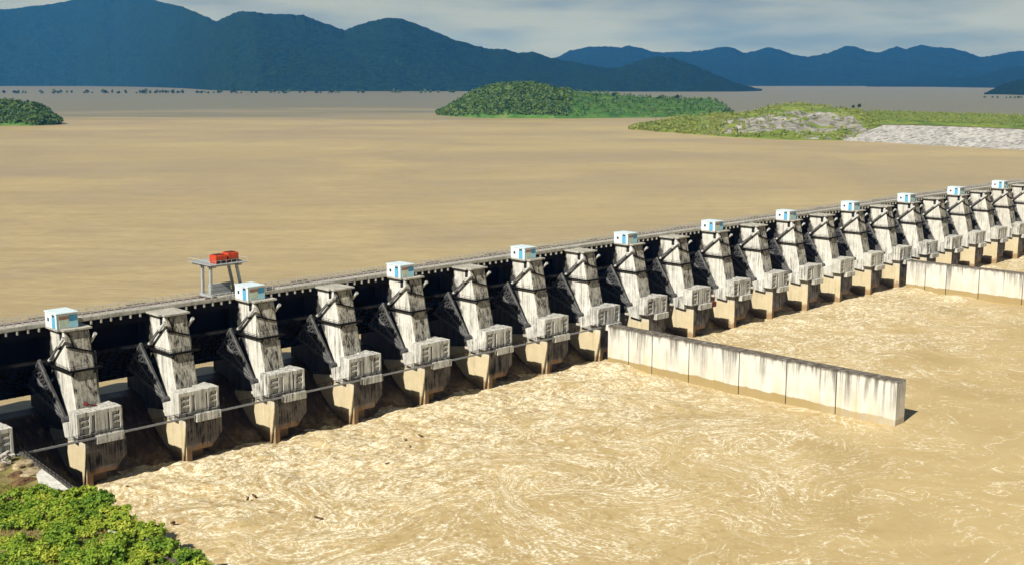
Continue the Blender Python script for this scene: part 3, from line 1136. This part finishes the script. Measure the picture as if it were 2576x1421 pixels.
def rock(name, loc, size, mat, label, seed, cat='rock'):
    rng = np.random.RandomState(seed)
    bm = bmesh.new()
    bmesh.ops.create_icosphere(bm, subdivisions=3, radius=1.0)
    ph = rng.uniform(0, 10, 6)
    for v in bm.verts:
        p = v.co
        f = 1 + 0.18 * math.sin(3 * p.x + ph[0]) + 0.16 * math.sin(4 * p.y + ph[1]) + 0.12 * math.sin(5 * p.z + ph[2]) + rng.uniform(-0.06, 0.06)
        v.co = Vector((p.x * f * size[0], p.y * f * size[1], max(-0.4, p.z * f) * size[2]))
    me = bpy.data.meshes.new(name)
    bm.to_mesh(me)
    bm.free()
    me.materials.append(mat)
    o = bpy.data.objects.new(name, me)
    COL.objects.link(o)
    o.location = loc
    tag(o, label, cat)
    return o


def mat_rock(name, c0, c1):
    g = NT(name, 0.9, 0.15)
    g.color(g.ramp(g.noise(0.9, 6, 0.65), [(0.35, c0), (0.66, c1)]))
    g.bump(g.noise(1.6, 6, 0.7), 0.7, 0.4)
    return g.m


M['rock'] = mat_rock('tan_rock', (0.20, 0.14, 0.07), (0.52, 0.44, 0.29))
M['pale_rock'] = mat_rock('pale_rock', (0.34, 0.31, 0.27), (0.62, 0.58, 0.52))
M['brown_rock'] = mat_rock('brown_rock', (0.07, 0.045, 0.025), (0.22, 0.13, 0.06))
rk = [((-19.8, -21.5, 10.3), (1.9, 2.4, 1.0), 'rock', 'broad tan rock slab below the end of the catwalk'),
      ((-20.8, -26.6, 10.3), (2.2, 2.3, 0.7), 'rock', 'flat cream rock beside the upper corner of the concrete apron'),
      ((-23.0, -26.5, 10.2), (1.4, 1.8, 0.6), 'brown_rock', 'brown rock in shade left of the concrete apron'),
      ((-23.4, -31.0, 10.2), (1.9, 1.6, 0.8), 'brown_rock', 'dark brown rock at the left foot of the concrete apron'),
      ((-23.2, -20.0, 10.2), (1.6, 1.2, 0.9), 'rock', 'tan boulder under the rubble heap at the left edge')]
for i, (l, s_, m, lab) in enumerate(rk):
    rock('boulder', l, s_, M[m], lab, 100 + i)

# pale rubble and a pump frame at the end of the catwalk
b = MB()
for i in range(12):
    rng = random.Random(i)
    x, y = -21.5 + rng.uniform(-1.8, 1.8), -17.5 + rng.uniform(-1.6, 1.4)
    z = 10.4 + rng.uniform(0, 1.6)
    s_ = rng.uniform(0.4, 0.9)
    b.bar((x - s_, y, z), (x + s_, y + rng.uniform(-.8, .8), z + rng.uniform(-.5, .6)), s_ * 0.9, s_ * 0.7)
tag(b.build('rubble_heap', M['pale_rock'], bevel=0.1), 'heap of pale broken concrete blocks at the left end of the catwalk', 'rubble')


# ------------------------------------------------------------------ bushes on the bank
def mat_leaf(name, stops, scale=0.35):
    g = NT(name, 0.6, 0.25)
    oi = g.n('ShaderNodeObjectInfo')
    f = g.math('ADD', g.math('MULTIPLY', g.noise(scale, 3, 0.6), 0.66), g.math('MULTIPLY', oi.outputs['Random'], 0.34))
    c = g.ramp(f, stops)
    g.color(c)
    tr = g.n('ShaderNodeBsdfTranslucent')
    g.link(c, tr.inputs[0])
    mxs = g.n('ShaderNodeMixShader')
    mxs.inputs[0].default_value = 0.3
    g.link(g.b.outputs[0], mxs.inputs[1])
    g.link(tr.outputs[0], mxs.inputs[2])
    g.link(mxs.outputs[0], g.t.nodes['Material Output'].inputs['Surface'])
    return g.m


M['leaf'] = mat_leaf('bush_leaf', [(0.3, (0.12, 0.24, 0.024)), (0.5, (0.28, 0.41, 0.040)), (0.7, (0.48, 0.53, 0.065))])
M['stem'] = mat_plain('stem', (0.10, 0.07, 0.04), 0.9)


def leaf_cloud(rng, lobes, n, size):
    """n leaf sprays (two crossed quads) spread through the outer part of several lobes"""
    V, F = [], []
    w = np.array([l[3] ** 2 for l in lobes])
    pick = rng.choice(len(lobes), n, p=w / w.sum())
    for i in range(n):
        cx, cy, cz, r = lobes[pick[i]]
        d = rng.normal(size=3)
        d /= np.linalg.norm(d)
        d[2] = abs(d[2]) if rng.rand() < 0.75 else d[2]
        rr = r * (0.45 + 0.85 * rng.rand() ** 0.9)
        p = np.array([cx, cy, cz]) + d * rr * np.array([1, 1, 0.85])
        if p[2] < 0.05:
            p[2] = 0.05 + rng.rand() * 0.3
        nrm = d * 0.6 + rng.normal(size=3) * 0.6 + np.array([0, 0, 0.45])
        nrm /= np.linalg.norm(nrm)
        a = np.cross(nrm, rng.normal(size=3))
        a /= np.linalg.norm(a)
        c = np.cross(nrm, a)
        s = size * rng.uniform(0.6, 1.3)
        o = len(V)
        V += [p - a * s, p + c * s * 0.55, p + a * s, p - c * s * 0.55]
        F.append((o, o + 1, o + 2, o + 3))
    return np.array(V), np.array(F)


def make_bush(seed, rad, h, n, size):
    rng = np.random.RandomState(seed)
    lobes = []
    for i in range(rng.randint(13, 19)):
        a, d = rng.uniform(0, 6.28), rad * rng.uniform(0.0, 1.0) ** 0.7 * 0.95
        r = rad * rng.uniform(0.2, 0.38)
        lobes.append((d * math.cos(a), d * math.sin(a), rng.uniform(0.25, 0.95) * h * (1 - 0.4 * d / rad), r))
    root = empty('bush')
    v, f = leaf_cloud(rng, lobes, n, size)
    np_mesh('foliage', v, f, M['leaf'], smooth=False, parent=root)
    b = MB()
    for l in lobes:
        b.tube((0.1 * l[0], 0.1 * l[1], -0.4), (l[0], l[1], l[2]), 0.07, 0.03, 6)
    b.build('stems', M['stem'], root)
    return root


protos = [make_bush(s, r_, h_, n_, z_) for s, r_, h_, n_, z_ in
          ((1, 2.3, 2.2, 900, 0.30), (2, 1.9, 1.8, 650, 0.28), (3, 2.8, 2.5, 1200, 0.32), (4, 1.4, 1.4, 400, 0.26), (5, 2.0, 2.9, 900, 0.30))]
spots = []
rng = np.random.RandomState(11)


def bush_ok(x, y):
    u = float(wall_x(y)) - x
    if y > -38 - max(0, (9 - u)) * 1.4:
        return False
    # grassy clearings
    for cx, cy, r_ in ((-35, -58, 2.6), (-39, -53, 3.0), (-41, -60, 2.4), (-23.5, -71, 2.2)):
        if (x - cx) ** 2 + (y - cy) ** 2 < r_ * r_:
            return False
    return True


tries = 0
while len(spots) < 320 and tries < 9000:
    tries += 1
    y = rng.uniform(-118, -36)
    x = float(wall_x(y)) + (0.9 if y < -53 else -0.2) - rng.uniform(0, 1) ** 1.2 * 37
    if not bush_ok(x, y):
        continue
    if any((x - a) ** 2 + (y - c) ** 2 < 1.8 ** 2 for a, c, *_ in spots):
        continue
    spots.append((x, y))
BG = 'leafy green bushes crowding the bank'
for i, (x, y) in enumerate(spots):
    pi = rng.randint(0, 5)
    r = protos[i] if i < 5 else copy_tree(protos[pi])
    sc_ = rng.uniform(0.75, 1.25)
    r.location = (x, y, float(bank_z(np.array(x), np.array(y))) - 0.15 if x < wall_x(y) - 1.3 else 10.6)
    r.rotation_euler = (0, 0, rng.uniform(0, 6.28))
    r.scale = (sc_, sc_, sc_ * rng.uniform(0.5, 1.05))
    tag(r, 'leafy green bush in the dense thicket at the bottom left', 'bush', BG)

# dry grass between the bushes
rng = np.random.RandomState(5)
n = 26000
gy_ = rng.uniform(-118, -30, n)
gx_ = wall_x(gy_) - 1.6 - rng.uniform(0, 1, n) ** 1.1 * 44
keep = (gy_ < -24 - np.clip(14 - (wall_x(gy_) - gx_), 0, 14) * 1.4)
gx_, gy_ = gx_[keep], gy_[keep]
n = len(gx_)
gz_ = bank_z(gx_, gy_)
a = rng.uniform(0, 6.28, n)
hgt = rng.uniform(0.25, 0.75, n)
w = rng.uniform(0.05, 0.16, n)
lean = rng.normal(0, 0.25, (n, 2))
dx, dy = np.cos(a) * w, np.sin(a) * w
V = np.stack([np.stack([gx_ - dx, gy_ - dy, gz_ - 0.05], -1), np.stack([gx_ + dx, gy_ + dy, gz_ - 0.05], -1),
              np.stack([gx_ + lean[:, 0], gy_ + lean[:, 1], gz_ + hgt], -1)], 1).reshape(-1, 3)
M['grass'] = mat_leaf('dry_grass', [(0.3, (0.15, 0.17, 0.03)), (0.55, (0.30, 0.27, 0.06)), (0.75, (0.42, 0.34, 0.11))], 0.15)
o = np_mesh('grass', V, np.arange(3 * n).reshape(-1, 3), M['grass'], smooth=False)
tag(o, 'yellow green grass between the bushes on the bank', 'grass', kind='stuff')

# ------------------------------------------------------------------ drift wood
logs = [(18.4, -44.2, 1.6, 'short dark log bobbing by the left churn'), (16.6, -44.7, 1.2, 'small brown log just left of a bigger one in the churn'),
        (-1.3, -46.3, 1.2, 'dark drift piece close to the bushy bank'), (20.5, -64.1, 2.6, 'long thin dark branch in the swirl at lower middle'),
        (69.9, -36.9, 2.8, 'upright brown tree trunk sticking out of the foam'), (62.4, -41.6, 1.3, 'small dark log left of the upright trunk'),
        (51.1, -47.2, 1.6, 'round brown drift lump in the middle of the foam'), (65.0, -36.7, 1.2, 'small branch floating left of the upright trunk'),
        (2.3, -21.2, 2.2, 'dark drift log beside the foot of the leftmost pier')]
for i, (x, y, ln, lab) in enumerate(logs):
    rg = random.Random(i + 50)
    a = rg.uniform(0, 3.1)
    b = MB()
    rise = 0.75 if 'upright' in lab else 0.12
    dv = Vector((math.cos(a), math.sin(a), rise)).normalized() * ln * 0.36
    b.tube(-dv, dv, 0.30, 0.20, 9)
    b.tube(dv * 0.2, dv * 0.2 + Vector((-dv.y, dv.x, 0.5)).normalized() * 0.8, 0.13, 0.06, 7)
    o = b.build('drift_log', M['timber'], smooth=True)
    o.location = (x, y, 0.35)
    tag(o, lab, 'log', 'drift wood in the river')


# ------------------------------------------------------------------ far terrain
def ray_dir(px):
    fw = np.array([math.sin(YAW) * math.cos(PITCH), math.cos(YAW) * math.cos(PITCH), -math.sin(PITCH)])
    r_ = np.array([math.cos(YAW), -math.sin(YAW), 0.0])
    u_ = np.cross(r_, fw)
    px = np.asarray(px, float)
    d = fw[None] + r_[None] * ((px - 1288) / FPX)[:, None] - u_[None] * ((200 - 710.5) / FPX)
    h = d[:, :2]
    n_ = np.linalg.norm(h, axis=1)
    return h / n_[:, None], n_


HZ = 197.0


def terrain(name, prof, depth_back, mats, rows=40, cols=300, zbase=RES_Z - 1.0, shape=0.85, noise_amp=0.10, noise_m=400.0, seed=0, ridge_jag=0.0, mat_fn=None):
    """prof rows: photo column, shoreline row, skyline row, depth in metres from shore to skyline"""
    prof = np.array(prof, float)
    px = np.linspace(prof[0, 0], prof[-1, 0], cols)
    yb, yt, dp = (np.interp(px, prof[:, 0], prof[:, i]) for i in (1, 2, 3))
    def sm(a, k):
        k = max(1, int(k))
        return np.convolve(np.pad(a, k, mode='edge'), np.hanning(2 * k + 1) / np.hanning(2 * k + 1).sum(), mode='valid')
    dpx = (prof[-1, 0] - prof[0, 0]) / cols
    yb, dp, yt = sm(yb, 30 / dpx), sm(dp, 50 / dpx), sm(yt, 7 / dpx)
    d, hn = ray_dir(px)
    ys_ = FPX * hn            # pixels per unit slope along this column
    rb = (CAM[2] - RES_Z) * ys_ / (yb - HZ)
    rr = rb + dp
    H = CAM[2] + (HZ - yt) * rr / ys_
    jag = ridge_jag * (fbm(px / 6.0, px * 0 + seed, 4, seed) - 0.5)
    H = np.maximum(H, zbase + 0.5)
    t = np.concatenate([np.linspace(-0.05, 1, rows), np.linspace(1.05, 2.0, rows // 3)])
    T, _ = np.meshgrid(t, px, indexing='ij')
    RR = np.where(T <= 1, rb + (rr - rb) * T, rr + depth_back * (T - 1))
    f = np.where(T <= 1, np.clip(T, 0, 1) ** shape, 1 - (T - 1) ** 1.5)
    X = CAM[0] + d[None, :, 0] * RR
    Y = CAM[1] + d[None, :, 1] * RR
    nz = fbm(X / noise_m, Y / noise_m, 5, seed + 3, 0.5, True) - 0.62
    win = np.clip(T, 0, 1) * np.clip(1 - T, 0, 1) * 4
    win = np.where(T > 1, 0, win)
    HW_ = sm(H, 110 / dpx)                      # creases at the skyline die out down the slope
    wgt = np.where(T <= 1, np.clip(T, 0, 1) ** 2.5, 1)
    HH = HW_[None, :] * (1 - wgt) + H[None, :] * wgt
    Z = zbase + (HH - zbase) * np.clip(f + nz * noise_amp * 3 * win, -0.05, 1.0)
    Z = Z + jag[None, :] * np.clip(1 - np.abs(T - 1) * 6, 0, 1)
    Z = np.where(T < 0, zbase - 2, Z)
    o = np_mesh(name, np.stack([X, Y, Z], -1).reshape(-1, 3), grid_faces(len(t), cols), mats)
    tag(o, kind='structure')
    return o, (X, Y, Z, T)


def mat_forest(name, c0, c1, scale=0.02, bump=6.0):
    g = NT(name, 0.95, 0.05)
    f = g.noise(scale, 6, 0.65)
    g.color(g.ramp(f, [(0.35, c0), (0.66, c1)]))
    g.bump(g.noise(scale * 2.2, 6, 0.7), 1.0, bump)
    return g.m


M['hill'] = mat_forest('hill_forest', (0.004, 0.016, 0.012), (0.018, 0.044, 0.020), 0.03, 12)
M['hill_far'] = mat_forest('far_hill_forest', (0.004, 0.016, 0.014), (0.017, 0.040, 0.022), 0.02, 18)

left_range = [(-700, 224, 60, 1600), (-300, 221, 45, 1600), (-120, 218, 30, 1700), (0, 217, 28, 1800), (40, 217, 28, 1800), (80, 217, 22, 1800), (120, 217, 18, 1800), (170, 217, 11, 1800), (215, 217, 0, 1800),
              (260, 218, -12, 1800), (300, 218, -17, 1800), (345, 219, -10, 1800), (385, 220, 0, 1800), (420, 221, 12, 1800), (470, 223, 22, 1800), (510, 226, 40, 1800),
              (550, 228, 57, 1800), (580, 229, 45, 1700), (605, 229, 33, 1600), (640, 230, 34, 1600), (690, 230, 40, 1600), (770, 230, 42, 1600), (800, 230, 55, 1600),
              (835, 230, 67, 1500), (870, 230, 79, 1500), (900, 230, 68, 1500), (940, 230, 56, 1500), (975, 230, 50, 1500), (1010, 230, 50, 1500), (1050, 230, 64, 1500),
              (1100, 230, 84, 1400), (1150, 230, 105, 1400), (1200, 230, 117, 1300), (1230, 230, 125, 1300), (1270, 230, 125, 1200), (1305, 230, 135, 1200), (1325, 230, 133, 1200),
              (1345, 230, 132, 1200), (1370, 230, 143, 1100), (1400, 230, 150, 1100), (1450, 230, 158, 1000), (1510, 231, 170, 1000), (1550, 231, 173, 900), (1600, 231, 156, 1000),
              (1650, 231, 143, 1000), (1690, 231, 146, 1000), (1740, 231, 163, 900), (1790, 231, 184, 700), (1850, 231, 208, 500), (1900, 230, 222, 300), (1918, 229, 227, 100)]
terrain('hills', left_range, 1500, M['hill'], rows=70, cols=700, noise_amp=0.055, noise_m=900, seed=5, ridge_jag=14)
far_range = [(1250, 217, 160, 2500), (1380, 217, 150, 2500), (1405, 217, 145, 2500), (1430, 217, 130, 2500), (1480, 217, 120, 2500), (1530, 217, 119, 2500), (1560, 217, 122, 2500), (1580, 217, 118, 2500),
             (1610, 217, 122, 2500), (1645, 217, 133, 2500), (1720, 217, 133, 2500), (1780, 217, 128, 2500), (1805, 217, 121, 2500), (1825, 217, 119, 2500), (1845, 217, 124, 2500), (1870, 217, 135, 2500),
             (1900, 217, 129, 2500), (1930, 217, 120, 2500), (1960, 217, 128, 2500), (2000, 217, 141, 2500), (2030, 217, 144, 2500), (2080, 217, 135, 2500), (2120, 217, 119, 2500),
             (2145, 217, 118, 2500), (2180, 217, 131, 2500), (2210, 217, 133, 2500), (2250, 217, 119, 2500), (2275, 217, 126, 2500), (2310, 217, 115, 2500), (2350, 217, 122, 2500),
             (2385, 217, 122, 2500), (2420, 217, 130, 2500), (2460, 217, 145, 2500), (2500, 217, 141, 2500), (2540, 217, 132, 2500), (2600, 217, 126, 2500), (2900, 217, 135, 2500), (3300, 217, 150, 2500)]
terrain('hills', far_range, 2500, M['hill_far'], rows=60, cols=560, noise_amp=0.055, noise_m=1500, seed=15, ridge_jag=20)
mid_range = [(2180, 218.5, 213, 200), (2260, 219, 200, 900), (2330, 219, 190, 1100), (2400, 220, 196, 1100), (2470, 221, 186, 1100), (2540, 222, 172, 1200), (2600, 222, 165, 1200), (2900, 224, 150, 1200)]
terrain('hills', mid_range, 1200, M['hill_far'], rows=40, cols=240, noise_amp=0.1, noise_m=900, seed=25, ridge_jag=12)
near_spur = [(2478, 238, 237, 50), (2500, 238, 224, 300), (2530, 238, 210, 500), (2560, 239, 202, 600), (2600, 240, 194, 700), (2800, 242, 170, 900)]
terrain('hills', near_spur, 700, M['hill'], rows=40, cols=160, noise_amp=0.1, noise_m=500, seed=35, ridge_jag=6)


# islands and the far embankment
def mat_green(name, stops, scale=0.03, bump=2.5):
    g = NT(name, 0.95, 0.08)
    f = g.noise(scale, 6, 0.68)
    g.color(g.ramp(f, stops))
    g.bump(g.noise(scale * 4, 6, 0.7), 0.8, bump)
    return g.m


M['isle'] = mat_green('island_green', [(0.32, (0.03, 0.085, 0.022)), (0.52, (0.07, 0.16, 0.035)), (0.7, (0.14, 0.21, 0.06))])
M['isle_grass'] = mat_green('embankment_grass', [(0.3, (0.06, 0.12, 0.025)), (0.5, (0.16, 0.22, 0.04)), (0.7, (0.30, 0.31, 0.08))], 0.025)
M['spoil'] = mat_green('bare_spoil', [(0.34, (0.07, 0.11, 0.04)), (0.42, (0.20, 0.185, 0.15)), (0.54, (0.34, 0.33, 0.30)), (0.66, (0.50, 0.49, 0.46))], 0.06, 2.5)


def mat_riprap():
    g = NT('pale_riprap', 0.95, 0.1)
    v = g.n('ShaderNodeTexVoronoi')
    v.inputs['Scale'].default_value = 0.28
    g.link(g.pos(), v.inputs['Vector'])
    c = g.n('ShaderNodeSeparateColor')
    g.link(v.outputs['Color'], c.inputs[0])
    col = g.ramp(c.outputs[0], [(0.0, (0.22, 0.21, 0.20)), (0.35, (0.40, 0.39, 0.375)), (1.0, (0.56, 0.55, 0.53))])
    d = g.ramp(g.noise(0.02, 4, 0.6), [(0.35, 0.78), (0.65, 1.0)])
    g.color(g.mix(1.0, col, d, 'MULTIPLY'))
    g.bump(v.outputs['Distance'], 1.0, 1.5)
    return g.m


M['riprap'] = mat_riprap()


def forest_on(name, T, n, hmin, hmax, mat, seed, lo=0.02, hi=1.25, label='', dens=None):
    """uncountable tree cover: clumps of leaf faces standing on a terrain"""
    X, Y, Z, TT = T
    rng = np.random.RandomState(seed)
    rws, cls = X.shape
    V, F = [], []
    made = 0
    ok_rows = np.where((TT[:, 0] > lo) & (TT[:, 0] < hi))[0]
    while made < n:
        i, j = ok_rows[rng.randint(len(ok_rows))], rng.randint(0, cls - 1)
        i = min(i, rws - 2)
        if dens is not None and rng.rand() > dens(j / cls, TT[i, j]):
            made += 0.3
            continue
        fx, fy = rng.rand(), rng.rand()
        p = np.array([X[i, j] * (1 - fx) + X[i, j + 1] * fx, Y[i, j] * (1 - fx) + Y[i, j + 1] * fx, Z[i, j] * (1 - fx) + Z[i, j + 1] * fx])
        q = np.array([X[i + 1, j], Y[i + 1, j], Z[i + 1, j]]) - np.array([X[i, j], Y[i, j], Z[i, j]])
        p = p + q * fy
        h = rng.uniform(hmin, hmax)
        m = 10
        d = rng.normal(size=(m, 3))
        d /= np.linalg.norm(d, axis=1)[:, None]
        c = p + np.array([0, 0, h * 0.5]) + d * np.array([h * 0.45, h * 0.45, h * 0.45])
        nr = d + rng.normal(size=(m, 3)) * 0.4
        a = np.cross(nr, rng.normal(size=(m, 3)))
        a /= np.linalg.norm(a, axis=1)[:, None]
        bb = np.cross(nr / np.linalg.norm(nr, axis=1)[:, None], a)
        s = h * rng.uniform(0.2, 0.34, (m, 1))
        o = len(V) * 4
        quad = np.stack([c - a * s, c + bb * s * 0.8, c + a * s, c - bb * s * 0.8], 1)
        for qd in quad:
            V.append(qd)
        made += 1
    V = np.array(V).reshape(-1, 3)
    F = np.arange(len(V)).reshape(-1, 4)
    o = np_mesh(name, V, F, mat, smooth=False)
    tag(o, label, 'trees', kind='stuff')
    return o


M['tree_dark'] = mat_leaf('tree_leaf_dark', [(0.34, (0.012, 0.04, 0.016)), (0.5, (0.045, 0.115, 0.03)), (0.64, (0.14, 0.22, 0.06))], 0.07)
M['tree_lite'] = mat_leaf('tree_leaf_light', [(0.34, (0.04, 0.10, 0.02)), (0.5, (0.14, 0.22, 0.04)), (0.64, (0.30, 0.33, 0.08))], 0.06)

_, T = terrain('island', [(-420, 316, 250, 200), (-200, 317, 248, 180), (-60, 317, 252, 140), (0, 316, 255, 120), (40, 316, 258, 110), (75, 316, 263, 100), (105, 315, 272, 80), (125, 314, 285, 60), (140, 313, 301, 40), (148, 312, 311, 10)],
               150, M['isle'], rows=30, cols=160, shape=0.6, noise_amp=0.06, noise_m=60, seed=45)
forest_on('tree_cover', T, 3000, 2.5, 7.5, M['tree_dark'], 1, label='dense green tree cover on the small island at the left edge')
_, T = terrain('island', [(1098, 288, 287.5, 10), (1115, 291, 279, 60), (1140, 293, 262, 110), (1165, 294, 248, 150), (1195, 296, 231, 180), (1235, 297, 218, 200), (1290, 297, 212, 200), (1340, 297, 212, 200), (1370, 298, 218, 200), (1400, 298, 228, 220),
                          (1440, 298, 230, 260), (1500, 297, 234, 320), (1600, 296, 243, 420), (1700, 295, 248, 440), (1790, 294, 249, 440), (1815, 293, 258, 320), (1835, 292, 275, 150), (1847, 291.5, 290.5, 20)],
               220, M['isle'], rows=44, cols=300, shape=0.62, noise_amp=0.05, noise_m=90, seed=55)
forest_on('tree_cover', T, 6500, 2.5, 8.0, M['tree_dark'], 2, label='dark green tree cover on the large island in mid reservoir',
          dens=lambda u, t: 1.0 if u < 0.45 else 0.10)
_, T = terrain('spoil_mound', [(1585, 325, 323.5, 20), (1620, 328, 316, 80), (1660, 332, 306, 180), (1710, 336, 297, 330), (1790, 342, 290, 450), (1870, 347, 287, 500), (1900, 349, 278, 560), (1950, 351, 266, 640), (2000, 353, 261, 700),
                               (2060, 354, 266, 700), (2130, 354, 275, 600), (2170, 353, 280, 500), (2205, 352, 305, 250), (2240, 351, 347, 30)],
               300, [M['isle_grass'], M['spoil']], rows=44, cols=260, shape=0.7, noise_amp=0.26, noise_m=70, seed=65)
ob = bpy.data.objects['spoil_mound']
X, Y, Z, TT = T
r_, c_ = X.shape
tc_ = TT[:-1, :-1].ravel()
uc_ = np.tile(np.linspace(0, 1, c_)[:-1], r_ - 1)
nn = fbm(X[:-1, :-1].ravel() / 45, Y[:-1, :-1].ravel() / 45, 4, 4, 0.65)
mi = ((tc_ + (nn - 0.5) * 0.7 > 0.17) & (tc_ - (nn - 0.5) * 0.8 < 0.66) & (uc_ + (nn - 0.5) * 0.4 > 0.34) & (uc_ + (nn - .5) * .3 < 0.93) & (nn > 0.36)).astype(np.int32)
ob.data.polygons.foreach_set('material_index', mi)
forest_on('shrub_cover', T, 2600, 1.8, 5.5, M['tree_lite'], 3, label='light green shrubs over the low grey mounds beside the embankment',
          dens=lambda u, t: (0.95 if (u < 0.42 or t > 0.75 or t < 0.12) else 0.2) * (1.0 if vnoise(np.array(u * 34.0), np.array(t * 7.0), 91) > 0.45 else 0.12))
_, T = terrain('rock_embankment', [(2118, 352.5, 352, 5), (2150, 355, 344, 40), (2190, 357, 329, 80), (2230, 359, 314, 110), (2300, 363, 315, 115), (2400, 368, 318, 115), (2576, 377, 325, 110), (2700, 384, 330, 110), (3000, 400, 344, 110)],
               60, M['riprap'], rows=30, cols=260, shape=1.0, noise_amp=0.01, noise_m=30, seed=75)
_, T = terrain('grass_embankment', [(2120, 338, 336, 20), (2150, 335, 300, 250), (2180, 322, 279, 480), (2230, 312, 280, 500), (2300, 313, 282, 480), (2400, 316, 285, 450), (2576, 323, 291, 420), (2700, 328, 295, 400), (3000, 342, 305, 380)],
               200, M['isle_grass'], rows=30, cols=200, shape=0.42, noise_amp=0.03, noise_m=60, seed=85, zbase=14)
forest_on('shrub_cover', T, 2400, 1.4, 4.2, M['tree_lite'], 4, label='light green scrub along the grassy embankment at the right edge')


# ------------------------------------------------------------------ single trees far off
def make_tree(seed, h, rad, n, size, mat):
    rng = np.random.RandomState(seed)
    root = empty('far_tree')
    lobes = [(rng.uniform(-.4, .4) * rad, rng.uniform(-.4, .4) * rad, h * rng.uniform(0.5, 0.8), rad * rng.uniform(0.5, 0.75)) for _ in range(5)]
    v, f = leaf_cloud(rng, lobes, n, size)
    np_mesh('crown', v, f, mat, smooth=False, parent=root)
    MB().tube((0, 0, -3), (0, 0, h * 0.7), 0.05 * h, 0.02 * h, 7).build('trunk', M['stem'], root)
    return root


ft = make_tree(3, 9.0, 4.5, 160, 1.5, M['tree_dark'])
first = True


def put_tree(px, py, z, label, group, s=1.0, dist=None):
    global first
    d, hn = ray_dir([px])
    r_ = dist or (CAM[2] - z) * FPX * hn[0] / (py - HZ)
    t = ft if first else copy_tree(ft)
    first = False
    t.location = (CAM[0] + d[0, 0] * r_, CAM[1] + d[0, 1] * r_, z)
    rz = random.uniform(0, 6.28)
    t.rotation_euler = (0, 0, rz)
    t.scale = (s * random.uniform(0.8, 1.3), s * random.uniform(0.8, 1.3), s * random.uniform(0.7, 1.2))
    tag(t, label, 'tree', group)


rng = np.random.RandomState(77)
gA = 'flooded trees along the foot of the left hills'
cl = []
for c0 in (10, 40, 62, 100, 135, 150, 175, 215, 225, 262, 290, 320, 345, 358, 372, 392, 415, 430, 450, 500, 520, 545, 585, 600, 640, 685, 705, 722, 760, 800, 830, 850, 905, 985, 1000, 1060, 1075, 1100, 1140):
    for j in range(rng.randint(2, 5)):
        px = c0 + rng.uniform(-9, 9)
        base = np.interp(px, [0, 350, 600, 1150], [236, 236.5, 236, 235.5]) + rng.uniform(-1.2, 0.8)
        put_tree(px, base, RES_Z, 'small dark tree crown standing in floodwater below the left hills', gA, s=rng.uniform(1.1, 2.2))
gB = 'trees standing in water off the right hand spur'
for px in (2480, 2500, 2512, 2535, 2545, 2556, 2565, 2572):
    put_tree(px, 248 + rng.uniform(-1, 1), RES_Z, 'tiny dark tree standing in water off the spur at the right edge', gB, s=rng.uniform(0.8, 1.3))
gC = 'trees on the skyline of the large island'
for px, py, lab in ((1475, 238, 'dark round tree at the foot of the hill on the large island'), (1500, 240, 'second dark tree right of the hill on the large island'),
                    (1545, 242, 'squat tree mid way along the skyline of the large island'), (1660, 247, 'lone dark tree left of the last one on the flat end of the large island'),
                    (1705, 248, 'rightmost lone dark tree on the flat end of the large island')):
    put_tree(px, 0, 46 if px < 1560 else 42, lab, gC, s=1.0, dist=2500)
gD = 'trees behind the grey mounds'
for px, py, lab in ((1985, 268, 'dark tree on top of the grey mound'), (2150, 277, 'left one of two dark trees where the grass embankment starts'), (2165, 278, 'right one of two dark trees where the grass embankment starts')):
    put_tree(px, 0, 33.5, lab, gD, s=0.8, dist=2150)

# ------------------------------------------------------------------ air
b = MB()
b.box(-12000, 24000, -1200, 26000, -12, 1250)
hz = b.build('haze', [])
tag(hz, kind='stuff')
hm = bpy.data.materials.new('haze_air')
hm.use_nodes = True
hm.node_tree.nodes.clear()
ho = hm.node_tree.nodes.new('ShaderNodeOutputMaterial')
pv = hm.node_tree.nodes.new('ShaderNodeVolumePrincipled')
pv.inputs['Color'].default_value = (0.03, 0.27, 0.97, 1)
pv.inputs['Density'].default_value = 4.0e-5
pv.inputs['Absorption Color'].default_value = (1, 1, 1, 1)
pv.inputs['Anisotropy'].default_value = 0.0
hm.node_tree.links.new(pv.outputs[0], ho.inputs['Volume'])
hz.data.materials.append(hm)
